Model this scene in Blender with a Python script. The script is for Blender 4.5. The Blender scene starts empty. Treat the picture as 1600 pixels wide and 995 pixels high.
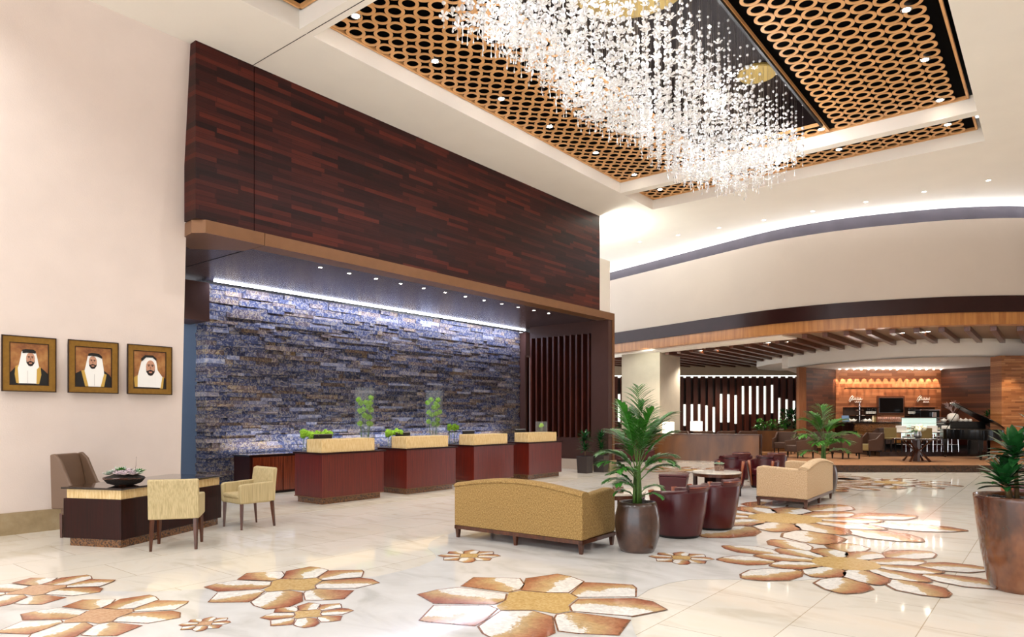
# brightness of the light sources (watts)
PCH=32; PDL=110; PSO=50; PCD=12; PLED=150; PCOVE=4; PLO=200; PNE=270; WORLD=2.1; EXPO=.66
import bpy, bmesh, math, random
from mathutils import Vector, Matrix
random.seed(7)
sc = bpy.context.scene
C = sc.collection
PI = math.pi
YAW = math.radians(38.6)
FX, FY = -math.sin(YAW), math.cos(YAW)
RX, RY = math.cos(YAW), math.sin(YAW)
FOC, HZ, EYE = 1067.0, 649.0, 1.6

def gp(px, py, z=0.0):
    """surveyed point: where the sight line meets the level z"""
    u = (px-800)/FOC
    t = (z-EYE)/((HZ-py)/FOC)
    return ((FX+RX*u)*t, (FY+RY*u)*t)
def site(px, d):
    """plan position at forward distance d"""
    l = (px-800)/FOC*d
    return (FX*d+RX*l, FY*d+RY*l)
def hz(py, d):
    return EYE-(py-HZ)*d/FOC

# ------------------------------------------------------------------ materials
def lin(h):
    h = h.lstrip('#'); o = []
    for i in (0, 2, 4):
        c = int(h[i:i+2], 16)/255
        o.append(c/12.92 if c <= .04045 else ((c+.055)/1.055)**2.4)
    return (o[0], o[1], o[2], 1)
MATS = {}
def newmat(name):
    m = bpy.data.materials.new(name); m.use_nodes = True
    nt = m.node_tree; b = nt.nodes['Principled BSDF']
    MATS[name] = m
    return m, nt, b
def M(name, col, rough=.5, metal=0, spec=.5, coat=0, emis=None, es=0, trans=0, ior=1.45, bump=0, bscale=40, var=0, vscale=3, sheen=0):
    m, nt, b = newmat(name)
    b.inputs['Base Color'].default_value = lin(col)
    b.inputs['Roughness'].default_value = rough
    b.inputs['Metallic'].default_value = metal
    b.inputs['Specular IOR Level'].default_value = spec
    b.inputs['Coat Weight'].default_value = coat
    b.inputs['Transmission Weight'].default_value = trans
    b.inputs['IOR'].default_value = ior
    if emis:
        b.inputs['Emission Color'].default_value = lin(emis)
        b.inputs['Emission Strength'].default_value = es
    N = nt.nodes; L = nt.links
    tc = N.new('ShaderNodeTexCoord')
    if var:
        n = N.new('ShaderNodeTexNoise'); n.inputs['Scale'].default_value = vscale; n.inputs['Detail'].default_value = 4
        L.new(tc.outputs['Object'], n.inputs['Vector'])
        r = N.new('ShaderNodeValToRGB'); c = lin(col)
        r.color_ramp.elements[0].position = .3; r.color_ramp.elements[1].position = .7
        r.color_ramp.elements[0].color = tuple(x*(1-var) for x in c[:3])+(1,)
        r.color_ramp.elements[1].color = tuple(min(1, x*(1+var)) for x in c[:3])+(1,)
        L.new(n.outputs['Fac'], r.inputs['Fac']); L.new(r.outputs['Color'], b.inputs['Base Color'])
    if bump:
        n = N.new('ShaderNodeTexNoise'); n.inputs['Scale'].default_value = bscale; n.inputs['Detail'].default_value = 3
        L.new(tc.outputs['Object'], n.inputs['Vector'])
        bp = N.new('ShaderNodeBump'); bp.inputs['Strength'].default_value = bump; bp.inputs['Distance'].default_value = .01
        L.new(n.outputs['Fac'], bp.inputs['Height']); L.new(bp.outputs['Normal'], b.inputs['Normal'])
    return m
def ramp(nt, stops):
    r = nt.nodes.new('ShaderNodeValToRGB'); e = r.color_ramp.elements
    while len(e) < len(stops): e.new(.5)
    for i, (p, c) in enumerate(stops):
        e[i].position = p; e[i].color = lin(c) if isinstance(c, str) else c
    return r
def mapped(nt, order='XYZ', scale=(1, 1, 1)):
    N = nt.nodes; L = nt.links
    tc = N.new('ShaderNodeTexCoord'); s = N.new('ShaderNodeSeparateXYZ'); c = N.new('ShaderNodeCombineXYZ')
    L.new(tc.outputs['Object'], s.inputs[0])
    for i, k in enumerate(order):
        mu = N.new('ShaderNodeMath'); mu.operation = 'MULTIPLY'; mu.inputs[1].default_value = scale[i]
        L.new(s.outputs[k], mu.inputs[0]); L.new(mu.outputs[0], c.inputs[i])
    return c.outputs[0]
def planks(name, order, cols, w=.5, h=.07, rough=.35, grain=.35, mortar='#1a0c08', coat=.2, msize=.002):
    """staggered wood strips; order picks the plane, eg 'YZX' = length along Y, height along Z"""
    m, nt, b = newmat(name); N = nt.nodes; L = nt.links
    v = mapped(nt, order)
    br = N.new('ShaderNodeTexBrick'); br.offset = .37; br.offset_frequency = 2; br.squash = .7; br.squash_frequency = 3
    br.inputs['Color1'].default_value = (0, 0, 0, 1); br.inputs['Color2'].default_value = (1, 1, 1, 1)
    br.inputs['Mortar'].default_value = (.5, .5, .5, 1)
    br.inputs['Scale'].default_value = 1; br.inputs['Mortar Size'].default_value = msize
    br.inputs['Brick Width'].default_value = w; br.inputs['Row Height'].default_value = h
    L.new(v, br.inputs['Vector'])
    r = ramp(nt, [(i/(len(cols)-1), c) for i, c in enumerate(cols)])
    L.new(br.outputs['Color'], r.inputs['Fac'])
    v2 = mapped(nt, order, (1.5, 30, 30))
    n = N.new('ShaderNodeTexNoise'); n.inputs['Scale'].default_value = 1.5; n.inputs['Detail'].default_value = 5
    L.new(v2, n.inputs['Vector'])
    rr = ramp(nt, [(.25, (1-grain, 1-grain, 1-grain, 1)), (.75, (1+grain*.4,)*3+(1,))])
    L.new(n.outputs['Fac'], rr.inputs['Fac'])
    mx = N.new('ShaderNodeMix'); mx.data_type = 'RGBA'; mx.blend_type = 'MULTIPLY'; mx.inputs[0].default_value = 1
    L.new(r.outputs['Color'], mx.inputs[6]); L.new(rr.outputs['Color'], mx.inputs[7])
    mm = N.new('ShaderNodeMix'); mm.data_type = 'RGBA'; mm.inputs[7].default_value = lin(mortar)
    L.new(br.outputs['Fac'], mm.inputs[0]); L.new(mx.outputs[2], mm.inputs[6]); L.new(mm.outputs[2], b.inputs['Base Color'])
    b.inputs['Roughness'].default_value = rough; b.inputs['Coat Weight'].default_value = coat; b.inputs['Coat Roughness'].default_value = .25
    return m
def grainwood(name, c1, c2, order='XYZ', stretch=(25, 25, 1.2), rough=.35, coat=.2, scale=1.6):
    m, nt, b = newmat(name); N = nt.nodes; L = nt.links
    v = mapped(nt, order, stretch)
    n = N.new('ShaderNodeTexNoise'); n.inputs['Scale'].default_value = scale; n.inputs['Detail'].default_value = 6; n.inputs['Distortion'].default_value = .4
    L.new(v, n.inputs['Vector'])
    r = ramp(nt, [(.3, c1), (.7, c2)]); L.new(n.outputs['Fac'], r.inputs['Fac']); L.new(r.outputs['Color'], b.inputs['Base Color'])
    b.inputs['Roughness'].default_value = rough; b.inputs['Coat Weight'].default_value = coat; b.inputs['Coat Roughness'].default_value = .15
    return m
def speckle(name, cols, scale, rough=.4, bump=0, coat=0, detail=6, stretch=(1, 1, 1), lo=.3, hi=.7):
    m, nt, b = newmat(name); N = nt.nodes; L = nt.links
    v = mapped(nt, 'XYZ', stretch)
    n = N.new('ShaderNodeTexNoise'); n.inputs['Scale'].default_value = scale; n.inputs['Detail'].default_value = detail; n.inputs['Roughness'].default_value = .65
    L.new(v, n.inputs['Vector'])
    k = len(cols)-1
    r = ramp(nt, [(lo+(hi-lo)*i/k, c) for i, c in enumerate(cols)])
    L.new(n.outputs['Fac'], r.inputs['Fac']); L.new(r.outputs['Color'], b.inputs['Base Color'])
    b.inputs['Roughness'].default_value = rough; b.inputs['Coat Weight'].default_value = coat
    if bump:
        bp = N.new('ShaderNodeBump'); bp.inputs['Strength'].default_value = bump; bp.inputs['Distance'].default_value = .01
        L.new(n.outputs['Fac'], bp.inputs['Height']); L.new(bp.outputs['Normal'], b.inputs['Normal'])
    return m

cream = M('cream_plaster', '#efe9df', .85, spec=.2, var=.015, vscale=1.5)
curved_cream = M('curved_wall_cream', '#cabdb0', .8, spec=.2, var=.02, vscale=1.2)
cream_wall = M('cream_wall_paper', '#dfd0c6', .75, spec=.25, bump=.15, bscale=60, var=.03, vscale=2)
coffer_side = M('coffer_side_plaster', '#c9b9ac', .85, spec=.2)
base_stone = speckle('baseboard_stone', ['#94805f', '#a18c6a', '#ab9878'], 6, .35)
white_marble = None
mahog = planks('mahogany_strip_wall', 'YZX', ['#220a09', '#2c0d0b', '#340f0c', '#40140f', '#5a2014'], .95, .078, .42, coat=0)
mahog.node_tree.nodes['Principled BSDF'].inputs['Specular IOR Level'].default_value = .2
bronze = M('bronze_laminate', '#7c5638', .32, metal=.35, var=.04, vscale=6)
bronze_dark = speckle('bronze_soffit', ['#3a3034', '#463a3c', '#4e4244'], 1.2, .22, stretch=(1, 3, 1))
bronze_leg = M('brown_portal_panel', '#4a3029', .45, spec=.3, var=.05)
fin_wood = grainwood('slat_wood', '#2d0f07', '#5a2410', stretch=(20, 20, .8), rough=.4)
cherry = grainwood('cherry_veneer', '#48100a', '#6c1f10', stretch=(40, 40, 1.2), rough=.3, coat=.15)
cherry_dark = grainwood('dark_cherry_veneer', '#1a0604', '#300c08', stretch=(40, 40, 1.2), rough=.35, coat=0)
cherry_dark.node_tree.nodes['Principled BSDF'].inputs['Specular IOR Level'].default_value = .22
granite = speckle('brown_granite', ['#150a05', '#3e2412', '#8a5c34', '#2a170d'], 38, .18, coat=.4)
black_granite = speckle('black_granite', ['#0b0706', '#1c100c', '#2e1c14'], 60, .08, coat=.6)
tan_panel = speckle('tan_travertine_panel', ['#c29b5f', '#dcbd85', '#e9d2a2'], 9, .4, stretch=(5, 5, .8))
sofa_fab = speckle('gold_chenille', ['#6a4f26', '#8a6b3a', '#a98850', '#bf9f6a'], 105, .9, bump=.5, detail=4, stretch=(1, 1, .55))
sofa_fab2 = speckle('beige_chenille', ['#a58763', '#c6a985', '#dcc6a6'], 100, .9, bump=.4, detail=4, stretch=(1, 1, .55))
leg_wood = grainwood('walnut_leg', '#3a1c10', '#5c3019', rough=.3)
stripe = None
maroon = M('maroon_leather', '#470e14', .3, spec=.5, coat=.12, bump=.08, bscale=120, var=.06, vscale=5)
trim_wood = grainwood('cherry_arm_trim', '#7c3a1c', '#a3552c', rough=.3)
brown_leather = M('taupe_leather', '#6e5542', .4, bump=.1, bscale=90)
chair_brown = M('brown_upholstery', '#4a3123', .55, bump=.1)
chair_olive = M('olive_upholstery', '#8a774a', .6, bump=.1)
pot_bronze = speckle('glazed_bronze_pot', ['#1e120d', '#33211a', '#4a3127', '#5a4032'], 2.3, .3, coat=.5, detail=5)
pot_copper = speckle('copper_brown_glaze', ['#241009', '#4a2614', '#7a4728', '#8b5a3a'], 1.5, .25, coat=.6, detail=5, stretch=(1, 1, .6))
pot_grey = M('dark_grey_planter', '#3a302d', .45)
soil = speckle('dark_pebbles', ['#0b0806', '#201812', '#3a3029'], 45, .8, bump=.8)
leafg = M('palm_leaf', '#3a7a28', .3, spec=.5, var=.35, vscale=9)
leafd = M('dracaena_leaf', '#1e4f24', .26, spec=.6, var=.35, vscale=14)
leafp = M('fresh_palm_leaf', '#4d8a30', .35, var=.3, vscale=9)
stemg = M('green_stem', '#4a6a2a', .5, var=.2, vscale=20)
trunkb = M('cane_stem', '#6b5636', .7)
leafgrey = M('succulent_leaf', '#a9bfa6', .5, var=.3, vscale=30)
succ_pink = M('pale_pink_rosette', '#d9c8cc', .5, var=.15, vscale=40)
allium = M('chartreuse_bloom', '#9fd03a', .7, bump=1, bscale=200, var=.25, vscale=60)
black = M('black_lacquer', '#040404', .22, spec=.3, coat=.15)
blackm = M('black_matte', '#0a0909', .5)
blackvoid = M('black_recess_board', '#040303', .9, spec=.05)
gold = M('gold_leaf_disc', '#8f7638', .6, metal=.1)
ringw = M('ring_lattice_wood', '#d6a068', .45, var=.12, vscale=4)
chrome = M('chrome', '#d8d8d8', .12, metal=1)
steel = M('brushed_steel', '#a9a9aa', .3, metal=1)
white_paint = M('white_ceramic', '#eeeae2', .25)
whitecloth = M('white_gloss_panel', '#f2efe9', .4)
glass = M('clear_glass', '#eef4f4', .04, spec=.6)
glass.node_tree.nodes['Principled BSDF'].inputs['Alpha'].default_value = .045
frame_gold = M('antique_gold_frame', '#8f6a2c', .38, metal=.45, var=.12, vscale=25)
frame_dark = M('dark_frame_edge', '#2a1608', .5)
carpet = speckle('tan_carpet', ['#6b4528', '#8c6038', '#7a5230'], 20, .95, bump=.4)
orange_wood = grainwood('orange_band_veneer', '#a06430', '#c08445', order='XYZ', stretch=(7, 7, .5), rough=.35)
darkband = M('dark_bronze_band', '#2c1412', .22, spec=.3, var=.1, vscale=2)
coveband = M('gunmetal_cove_band', '#4b464c', .25, metal=.5, var=.1, vscale=2)
beamw = grainwood('beam_veneer', '#4a2414', '#6e3c22', stretch=(20, 1, 20), rough=.35)
barwood = planks('bar_wall_strips', 'XZY', ['#8a5234', '#a0623f', '#b0704a', '#bf8058'], .9, .11, .4, grain=.2, mortar='#5a2c14')
sidewood = planks('lounge_wall_strips', 'XZY', ['#42200f', '#532a18', '#633319', '#784325'], .9, .09, .55, coat=0, grain=.25, mortar='#2c1208')
bluegrey = M('blue_grey_paint', '#6b7c94', .7)
cabinet_w = grainwood('figured_cabinet_veneer', '#4e2e17', '#7a4e28', stretch=(2.2, 2.2, .6), rough=.3, scale=1.0)
linen = M('lamp_shade_linen', '#fff6e6', .8, emis='#fff3e0', es=1.6)
slotlight = M('backlit_glass_slot', '#f4f7e6', .5, emis='#f6f8ea', es=1.15)
coveglow = M('led_cove_strip', '#ffffff', .5, emis='#eef4ff', es=9)
lamp_em = M('lamp_glow', '#ffffff', .5, emis='#fff2dd', es=28)
caselight = M('lit_display_interior', '#e4f2ea', .5, emis='#dcf5e8', es=.5)
screen = M('screen_black', '#060708', .15)
coral = M('branch_pink', '#b9a3a0', .7)
tan_uph = None

def striped(name, c1, c2, sc_=70):
    m, nt, b = newmat(name); N = nt.nodes; L = nt.links
    v = mapped(nt, 'XYZ', (1, 1, .02))
    n = N.new('ShaderNodeTexNoise'); n.inputs['Scale'].default_value = sc_; n.inputs['Detail'].default_value = 2
    L.new(v, n.inputs['Vector']); r = ramp(nt, [(.35, c1), (.6, c2)])
    L.new(n.outputs['Fac'], r.inputs['Fac']); L.new(r.outputs['Color'], b.inputs['Base Color'])
    b.inputs['Roughness'].default_value = .8
    return m
stripe = striped('striped_beige_cloth', '#a8966a', '#c4b186', 160)

def floor_mat():
    m, nt, b = newmat('cream_marble_tiles'); N = nt.nodes; L = nt.links
    v = mapped(nt, 'YXZ')
    br = N.new('ShaderNodeTexBrick'); br.offset = .5
    br.inputs['Color1'].default_value = lin('#e6dfd1'); br.inputs['Color2'].default_value = lin('#ebe5da'); br.inputs['Mortar'].default_value = lin('#bfb29c')
    br.inputs['Scale'].default_value = 1; br.inputs['Mortar Size'].default_value = .004
    br.inputs['Brick Width'].default_value = 1.2; br.inputs['Row Height'].default_value = .8
    L.new(v, br.inputs['Vector'])
    n = N.new('ShaderNodeTexNoise'); n.inputs['Scale'].default_value = 1.1; n.inputs['Detail'].default_value = 7; n.inputs['Distortion'].default_value = 1.6
    L.new(mapped(nt, 'XYZ', (1, 2.2, 1)), n.inputs['Vector'])
    r = ramp(nt, [(.3, (.88, .85, .8, 1)), (.5, (1, 1, 1, 1)), (.75, (1.0, .97, .93, 1))]); L.new(n.outputs['Fac'], r.inputs['Fac'])
    mx = N.new('ShaderNodeMix'); mx.data_type = 'RGBA'; mx.blend_type = 'MULTIPLY'; mx.inputs[0].default_value = 1
    L.new(br.outputs['Color'], mx.inputs[6]); L.new(r.outputs['Color'], mx.inputs[7]); L.new(mx.outputs[2], b.inputs['Base Color'])
    b.inputs['Roughness'].default_value = .055; b.inputs['Specular IOR Level'].default_value = .5
    return m
floor_m = floor_mat()
def marble_mat(name, cols, sc_=1.2, rough=.06):
    m, nt, b = newmat(name); N = nt.nodes; L = nt.links
    n = N.new('ShaderNodeTexNoise'); n.inputs['Scale'].default_value = sc_; n.inputs['Detail'].default_value = 8; n.inputs['Distortion'].default_value = 1.2
    L.new(mapped(nt, 'XYZ', (1, 1.8, 1)), n.inputs['Vector'])
    r = ramp(nt, cols); L.new(n.outputs['Fac'], r.inputs['Fac']); L.new(r.outputs['Color'], b.inputs['Base Color'])
    b.inputs['Roughness'].default_value = rough
    return m
white_marble = marble_mat('white_marble', [(.3, '#c4c1bb'), (.48, '#dbd9d5'), (.7, '#e4e3e0')])
pale_border = marble_mat('pale_border_marble', [(.3, '#d3c9b6'), (.5, '#e4dccb'), (.7, '#eae3d5')])

def petal_mat():
    m, nt, b = newmat('mosaic_petal'); N = nt.nodes; L = nt.links
    uv = N.new('ShaderNodeUVMap'); s = N.new('ShaderNodeSeparateXYZ'); L.new(uv.outputs[0], s.inputs[0])
    tc = N.new('ShaderNodeTexCoord')
    n = N.new('ShaderNodeTexNoise'); n.inputs['Scale'].default_value = 5; n.inputs['Detail'].default_value = 3
    L.new(tc.outputs['Object'], n.inputs['Vector'])
    n2 = N.new('ShaderNodeTexNoise'); n2.inputs['Scale'].default_value = 45; n2.inputs['Detail'].default_value = 1
    L.new(tc.outputs['Object'], n2.inputs['Vector'])
    def mth(op, a, bb):
        q = N.new('ShaderNodeMath'); q.operation = op
        for i, x in enumerate((a, bb)):
            if isinstance(x, (int, float)): q.inputs[i].default_value = x
            else: L.new(x, q.inputs[i])
        return q.outputs[0]
    w = mth('MULTIPLY', mth('SUBTRACT', n.outputs['Fac'], .5), .8)
    w2 = mth('MULTIPLY', mth('SUBTRACT', n2.outputs['Fac'], .5), .35)
    tip = mth('MULTIPLY', mth('POWER', s.outputs['X'], 4), -.6)
    a = mth('ADD', mth('ADD', mth('ADD', s.outputs['Y'], w), w2), tip)
    a = mth('ADD', mth('MULTIPLY', a, .5), .5)
    r = ramp(nt, [(.0, '#9c5c42'), (.17, '#b47c5c'), (.29, '#c0956c'), (.38, '#c7a474'), (.5, '#ceb388'), (.53, '#efebe4')])
    L.new(a, r.inputs['Fac'])
    vo = N.new('ShaderNodeTexVoronoi'); vo.inputs['Scale'].default_value = 34
    L.new(tc.outputs['Object'], vo.inputs['Vector'])
    hs = N.new('ShaderNodeSeparateXYZ'); L.new(vo.outputs['Color'], hs.inputs[0])
    val = mth('ADD', mth('MULTIPLY', hs.outputs[0], .3), .85)
    mx = N.new('ShaderNodeMix'); mx.data_type = 'RGBA'; mx.blend_type = 'MULTIPLY'; mx.inputs[0].default_value = .8
    cc = N.new('ShaderNodeCombineXYZ')
    for i in range(3): L.new(val, cc.inputs[i])
    L.new(r.outputs['Color'], mx.inputs[6]); L.new(cc.outputs[0], mx.inputs[7]); L.new(mx.outputs[2], b.inputs['Base Color'])
    b.inputs['Roughness'].default_value = .09
    return m
petal_m = petal_mat()
gold_mosaic = speckle('gold_mosaic', ['#b8945a', '#cdaa6c', '#d8bb84'], 40, .18, detail=2)
rust_mosaic = speckle('rust_gold_mosaic', ['#b88a68', '#cba07a', '#d4b18c'], 40, .18, detail=2)
outline_m = speckle('dark_mosaic_edge', ['#5a463a', '#8a5c44', '#a87656'], 60, .2, detail=1)

def stone_mat():
    m, nt, b = newmat('blue_ledger_stone'); N = nt.nodes; L = nt.links
    at = N.new('ShaderNodeAttribute'); at.attribute_name = 'stone'; s = N.new('ShaderNodeSeparateXYZ')
    L.new(at.outputs['Color'], s.inputs[0])
    tc = N.new('ShaderNodeTexCoord'); add = N.new('ShaderNodeVectorMath'); add.operation = 'MULTIPLY_ADD'
    L.new(at.outputs['Color'], add.inputs[0]); add.inputs[1].default_value = (7, 9, 11); L.new(tc.outputs['Object'], add.inputs[2])
    n = N.new('ShaderNodeTexNoise'); n.inputs['Scale'].default_value = 6; n.inputs['Detail'].default_value = 9; n.inputs['Distortion'].default_value = 2.6; n.inputs['Roughness'].default_value = .7
    L.new(add.outputs[0], n.inputs['Vector'])
    r = ramp(nt, [(.30, '#0c0d16'), (.42, '#1e2238'), (.49, '#3a3f5e'), (.53, '#6f6e80'), (.56, '#c2b088'), (.60, '#4a3c34'), (.70, '#22243a')])
    L.new(n.outputs['Fac'], r.inputs['Fac'])
    r2 = ramp(nt, [(.0, '#1c2444'), (.25, '#3a3f5c'), (.5, '#4c4650'), (.72, '#5a4434'), (.88, '#94703c'), (.96, '#a8a8b8')])
    L.new(s.outputs[0], r2.inputs['Fac'])
    mx = N.new('ShaderNodeMix'); mx.data_type = 'RGBA'; mx.blend_type = 'MIX'; mx.inputs[0].default_value = .38
    L.new(r.outputs['Color'], mx.inputs[6]); L.new(r2.outputs['Color'], mx.inputs[7])
    L.new(mx.outputs[2], b.inputs['Base Color'])
    b.inputs['Roughness'].default_value = .58; b.inputs['Specular IOR Level'].default_value = .3
    bp = N.new('ShaderNodeBump'); bp.inputs['Strength'].default_value = .7; bp.inputs['Distance'].default_value = .02
    L.new(n.outputs['Fac'], bp.inputs['Height']); L.new(bp.outputs['Normal'], b.inputs['Normal'])
    return m
stone_m = stone_mat()
crystal_w = M('frosted_crystal', '#ffffff', .12, spec=.9, coat=.6)
crystal_w.node_tree.nodes['Principled BSDF'].inputs['Transmission Weight'].default_value = .1
crystal_c = M('clear_crystal', '#ffffff', .03, trans=.6, ior=1.5, coat=.5)
wire_m = M('thin_steel_wire', '#8f8578', .4, metal=.5)
bulb_m = M('chandelier_bulb', '#ffffff', .5, emis='#f6f4ff', es=120)
mirror_brown = M('brown_mirror_ceiling', '#160c0a', .6, metal=.0, spec=.15)

# ------------------------------------------------------------------ mesh helper
class MB:
    def __init__(s): s.v = []; s.f = []; s.m = []; s.uv = {}; s.att = []
    def add(s, vs, fs, m=0):
        o = len(s.v); s.v += [tuple(p) for p in vs]
        for f in fs: s.f.append([o+i for i in f]); s.m.append(m)
        return s
    def box(s, x0, x1, y0, y1, z0, z1, m=0):
        return s.add([(x0, y0, z0), (x1, y0, z0), (x1, y1, z0), (x0, y1, z0), (x0, y0, z1), (x1, y0, z1), (x1, y1, z1), (x0, y1, z1)],
                     [(0, 3, 2, 1), (4, 5, 6, 7), (0, 1, 5, 4), (1, 2, 6, 5), (2, 3, 7, 6), (3, 0, 4, 7)], m)
    def obox(s, c, sx, sy, sz, rz=0, m=0, taper=1.0, rx=0):
        R_ = Matrix.Rotation(rz, 3, 'Z') @ Matrix.Rotation(rx, 3, 'X'); vs = []
        for k, t in ((-1, taper), (1, 1.0)):
            for a, b in ((-1, -1), (1, -1), (1, 1), (-1, 1)):
                p = R_ @ Vector((a*sx/2*t, b*sy/2*t, k*sz/2)); vs.append((p.x+c[0], p.y+c[1], p.z+c[2]))
        return s.add(vs, [(0, 3, 2, 1), (4, 5, 6, 7), (0, 1, 5, 4), (1, 2, 6, 5), (2, 3, 7, 6), (3, 0, 4, 7)], m)
    def prism(s, poly, z0, z1, m=0, mside=None):
        n = len(poly)
        a = sum(poly[i][0]*poly[(i+1) % n][1]-poly[(i+1) % n][0]*poly[i][1] for i in range(n))
        if a < 0: poly = list(reversed(poly))
        vs = [(x, y, z0) for x, y in poly]+[(x, y, z1) for x, y in poly]
        s.add(vs, [tuple(reversed(range(n))), tuple(range(n, 2*n))], m)
        o = len(s.v)-2*n
        for i in range(n):
            j = (i+1) % n; s.f.append([o+i, o+j, o+n+j, o+n+i]); s.m.append(m if mside is None else mside)
        return s
    def lathe(s, prof, n=24, m=0, c=(0, 0, 0), cap=True):
        vs = []; fs = []
        for r, z in prof:
            for i in range(n):
                a = 2*PI*i/n; vs.append((c[0]+r*math.cos(a), c[1]+r*math.sin(a), c[2]+z))
        for k in range(len(prof)-1):
            for i in range(n):
                j = (i+1) % n; fs.append((k*n+i, k*n+j, (k+1)*n+j, (k+1)*n+i))
        if cap:
            fs.append(tuple(reversed(range(n)))); fs.append(tuple(range((len(prof)-1)*n, len(prof)*n)))
        return s.add(vs, fs, m)
    def tube(s, pts, r, n=6, m=0):
        P = [Vector(p) for p in pts]; k = len(P)
        rs = r if isinstance(r, (list, tuple)) else [r]*k
        vs = []; fs = []; up = Vector((0, 0, 1))
        for i, p in enumerate(P):
            t = (P[min(i+1, k-1)]-P[max(i-1, 0)]).normalized()
            a = t.cross(up)
            if a.length < .05: a = t.cross(Vector((1, 0, 0)))
            a.normalize(); b = t.cross(a)
            for q in range(n):
                w = 2*PI*q/n; vs.append(p+a*math.cos(w)*rs[i]+b*math.sin(w)*rs[i])
        for i in range(k-1):
            for q in range(n):
                w = (q+1) % n; fs.append((i*n+q, i*n+w, (i+1)*n+w, (i+1)*n+q))
        fs.append(tuple(reversed(range(n)))); fs.append(tuple(range((k-1)*n, k*n)))
        return s.add(vs, fs, m)
    def ball(s, c, r, nu=10, nv=6, m=0, sz=1):
        prof = [(max(1e-4, r*math.sin(PI*k/nv)), -r*sz*math.cos(PI*k/nv)) for k in range(nv+1)]
        return s.lathe(prof, nu, m, c, cap=False)
    def xzprism(s, poly, y0, y1, m=0):
        n = len(poly)
        a = sum(poly[i][0]*poly[(i+1) % n][1]-poly[(i+1) % n][0]*poly[i][1] for i in range(n))
        if a > 0: poly = list(reversed(poly))
        vs = [(x, y0, z) for x, z in poly]+[(x, y1, z) for x, z in poly]
        fs = [tuple(reversed(range(n))), tuple(range(n, 2*n))]
        for i in range(n):
            j = (i+1) % n; fs.append((i, j, n+j, n+i))
        return s.add(vs, fs, m)
    def yzprism(s, poly, x0, x1, m=0):
        n = len(poly)
        a = sum(poly[i][0]*poly[(i+1) % n][1]-poly[(i+1) % n][0]*poly[i][1] for i in range(n))
        if a < 0: poly = list(reversed(poly))
        vs = [(x0, y, z) for y, z in poly]+[(x1, y, z) for y, z in poly]
        fs = [tuple(reversed(range(n))), tuple(range(n, 2*n))]
        for i in range(n):
            j = (i+1) % n; fs.append((i, j, n+j, n+i))
        return s.add(vs, fs, m)
    def mesh(s, name, mats):
        me = bpy.data.meshes.new(name); me.from_pydata(s.v, [], s.f)
        for m in (mats if isinstance(mats, (list, tuple)) else [mats]): me.materials.append(m)
        me.polygons.foreach_set('material_index', s.m); me.update()
        return me
    def build(s, name, mats, parent=None, smooth=False, bevel=0, sub=0, seg=2, loc=None, rz=None):
        me = s.mesh(name, mats)
        o = bpy.data.objects.new(name, me); C.objects.link(o)
        if parent: o.parent = parent
        if loc: o.location = loc
        if rz is not None: o.rotation_euler[2] = rz
        if smooth:
            for p in me.polygons: p.use_smooth = True
            me.set_sharp_from_angle(angle=math.radians(48)) if smooth != 'all' else None
        if bevel:
            b = o.modifiers.new('b', 'BEVEL'); b.width = bevel; b.segments = seg; b.limit_method = 'ANGLE'; b.angle_limit = math.radians(35)
            if smooth != 'all':
                for p in me.polygons: p.use_smooth = True
                w = o.modifiers.new('n', 'WEIGHTED_NORMAL'); w.keep_sharp = False
        if sub:
            u = o.modifiers.new('s', 'SUBSURF'); u.levels = sub; u.render_levels = sub
        return o
def tag(o, label, cat, group=None, kind=None):
    if label: o['label'] = label
    if cat: o['category'] = cat
    if group: o['group'] = group
    if kind: o['kind'] = kind
    return o
def struct(o): o['kind'] = 'structure'; return o
def thing(name, label, cat, loc=(0, 0, 0), rz=0, group=None):
    o = bpy.data.objects.new(name, None); C.objects.link(o); o.empty_display_size = .1
    o.location = loc; o.rotation_euler[2] = rz
    return tag(o, label, cat, group)
def dup(root, loc, rz, label, group=None):
    r = root.copy(); C.objects.link(r); r.location = loc; r.rotation_euler[2] = rz
    if label: r['label'] = label
    if group: r['group'] = group
    for ch in list(root.children):
        c = ch.copy(); C.objects.link(c); c.parent = r
        for g in list(ch.children):
            d = g.copy(); C.objects.link(d); d.parent = c
    return r
def face(dx, dy): return math.atan2(-dx, dy)
ORD = ['first', 'second', 'third', 'fourth', 'fifth', 'sixth', 'seventh', 'eighth', 'ninth', 'tenth', 'eleventh', 'twelfth', 'thirteenth', 'fourteenth', 'fifteenth', 'sixteenth', 'seventeenth', 'eighteenth', 'nineteenth', 'twentieth']
def spot(loc, power, angle=80, col=(1, .9, .75), r=.04, tgt=None, blend=.6):
    l = bpy.data.lights.new('spot', 'SPOT'); l.energy = power; l.color = col; l.spot_size = math.radians(angle); l.spot_blend = blend; l.shadow_soft_size = r
    o = bpy.data.objects.new('spot_light', l); C.objects.link(o); o.location = loc
    if tgt: o.rotation_euler = (Vector(tgt)-Vector(loc)).to_track_quat('-Z', 'Y').to_euler()
    return o
def point(loc, power, col=(1, .92, .82), r=.1):
    l = bpy.data.lights.new('point', 'POINT'); l.energy = power; l.color = col; l.shadow_soft_size = r
    o = bpy.data.objects.new('lamp_light', l); C.objects.link(o); o.location = loc; return o
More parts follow.
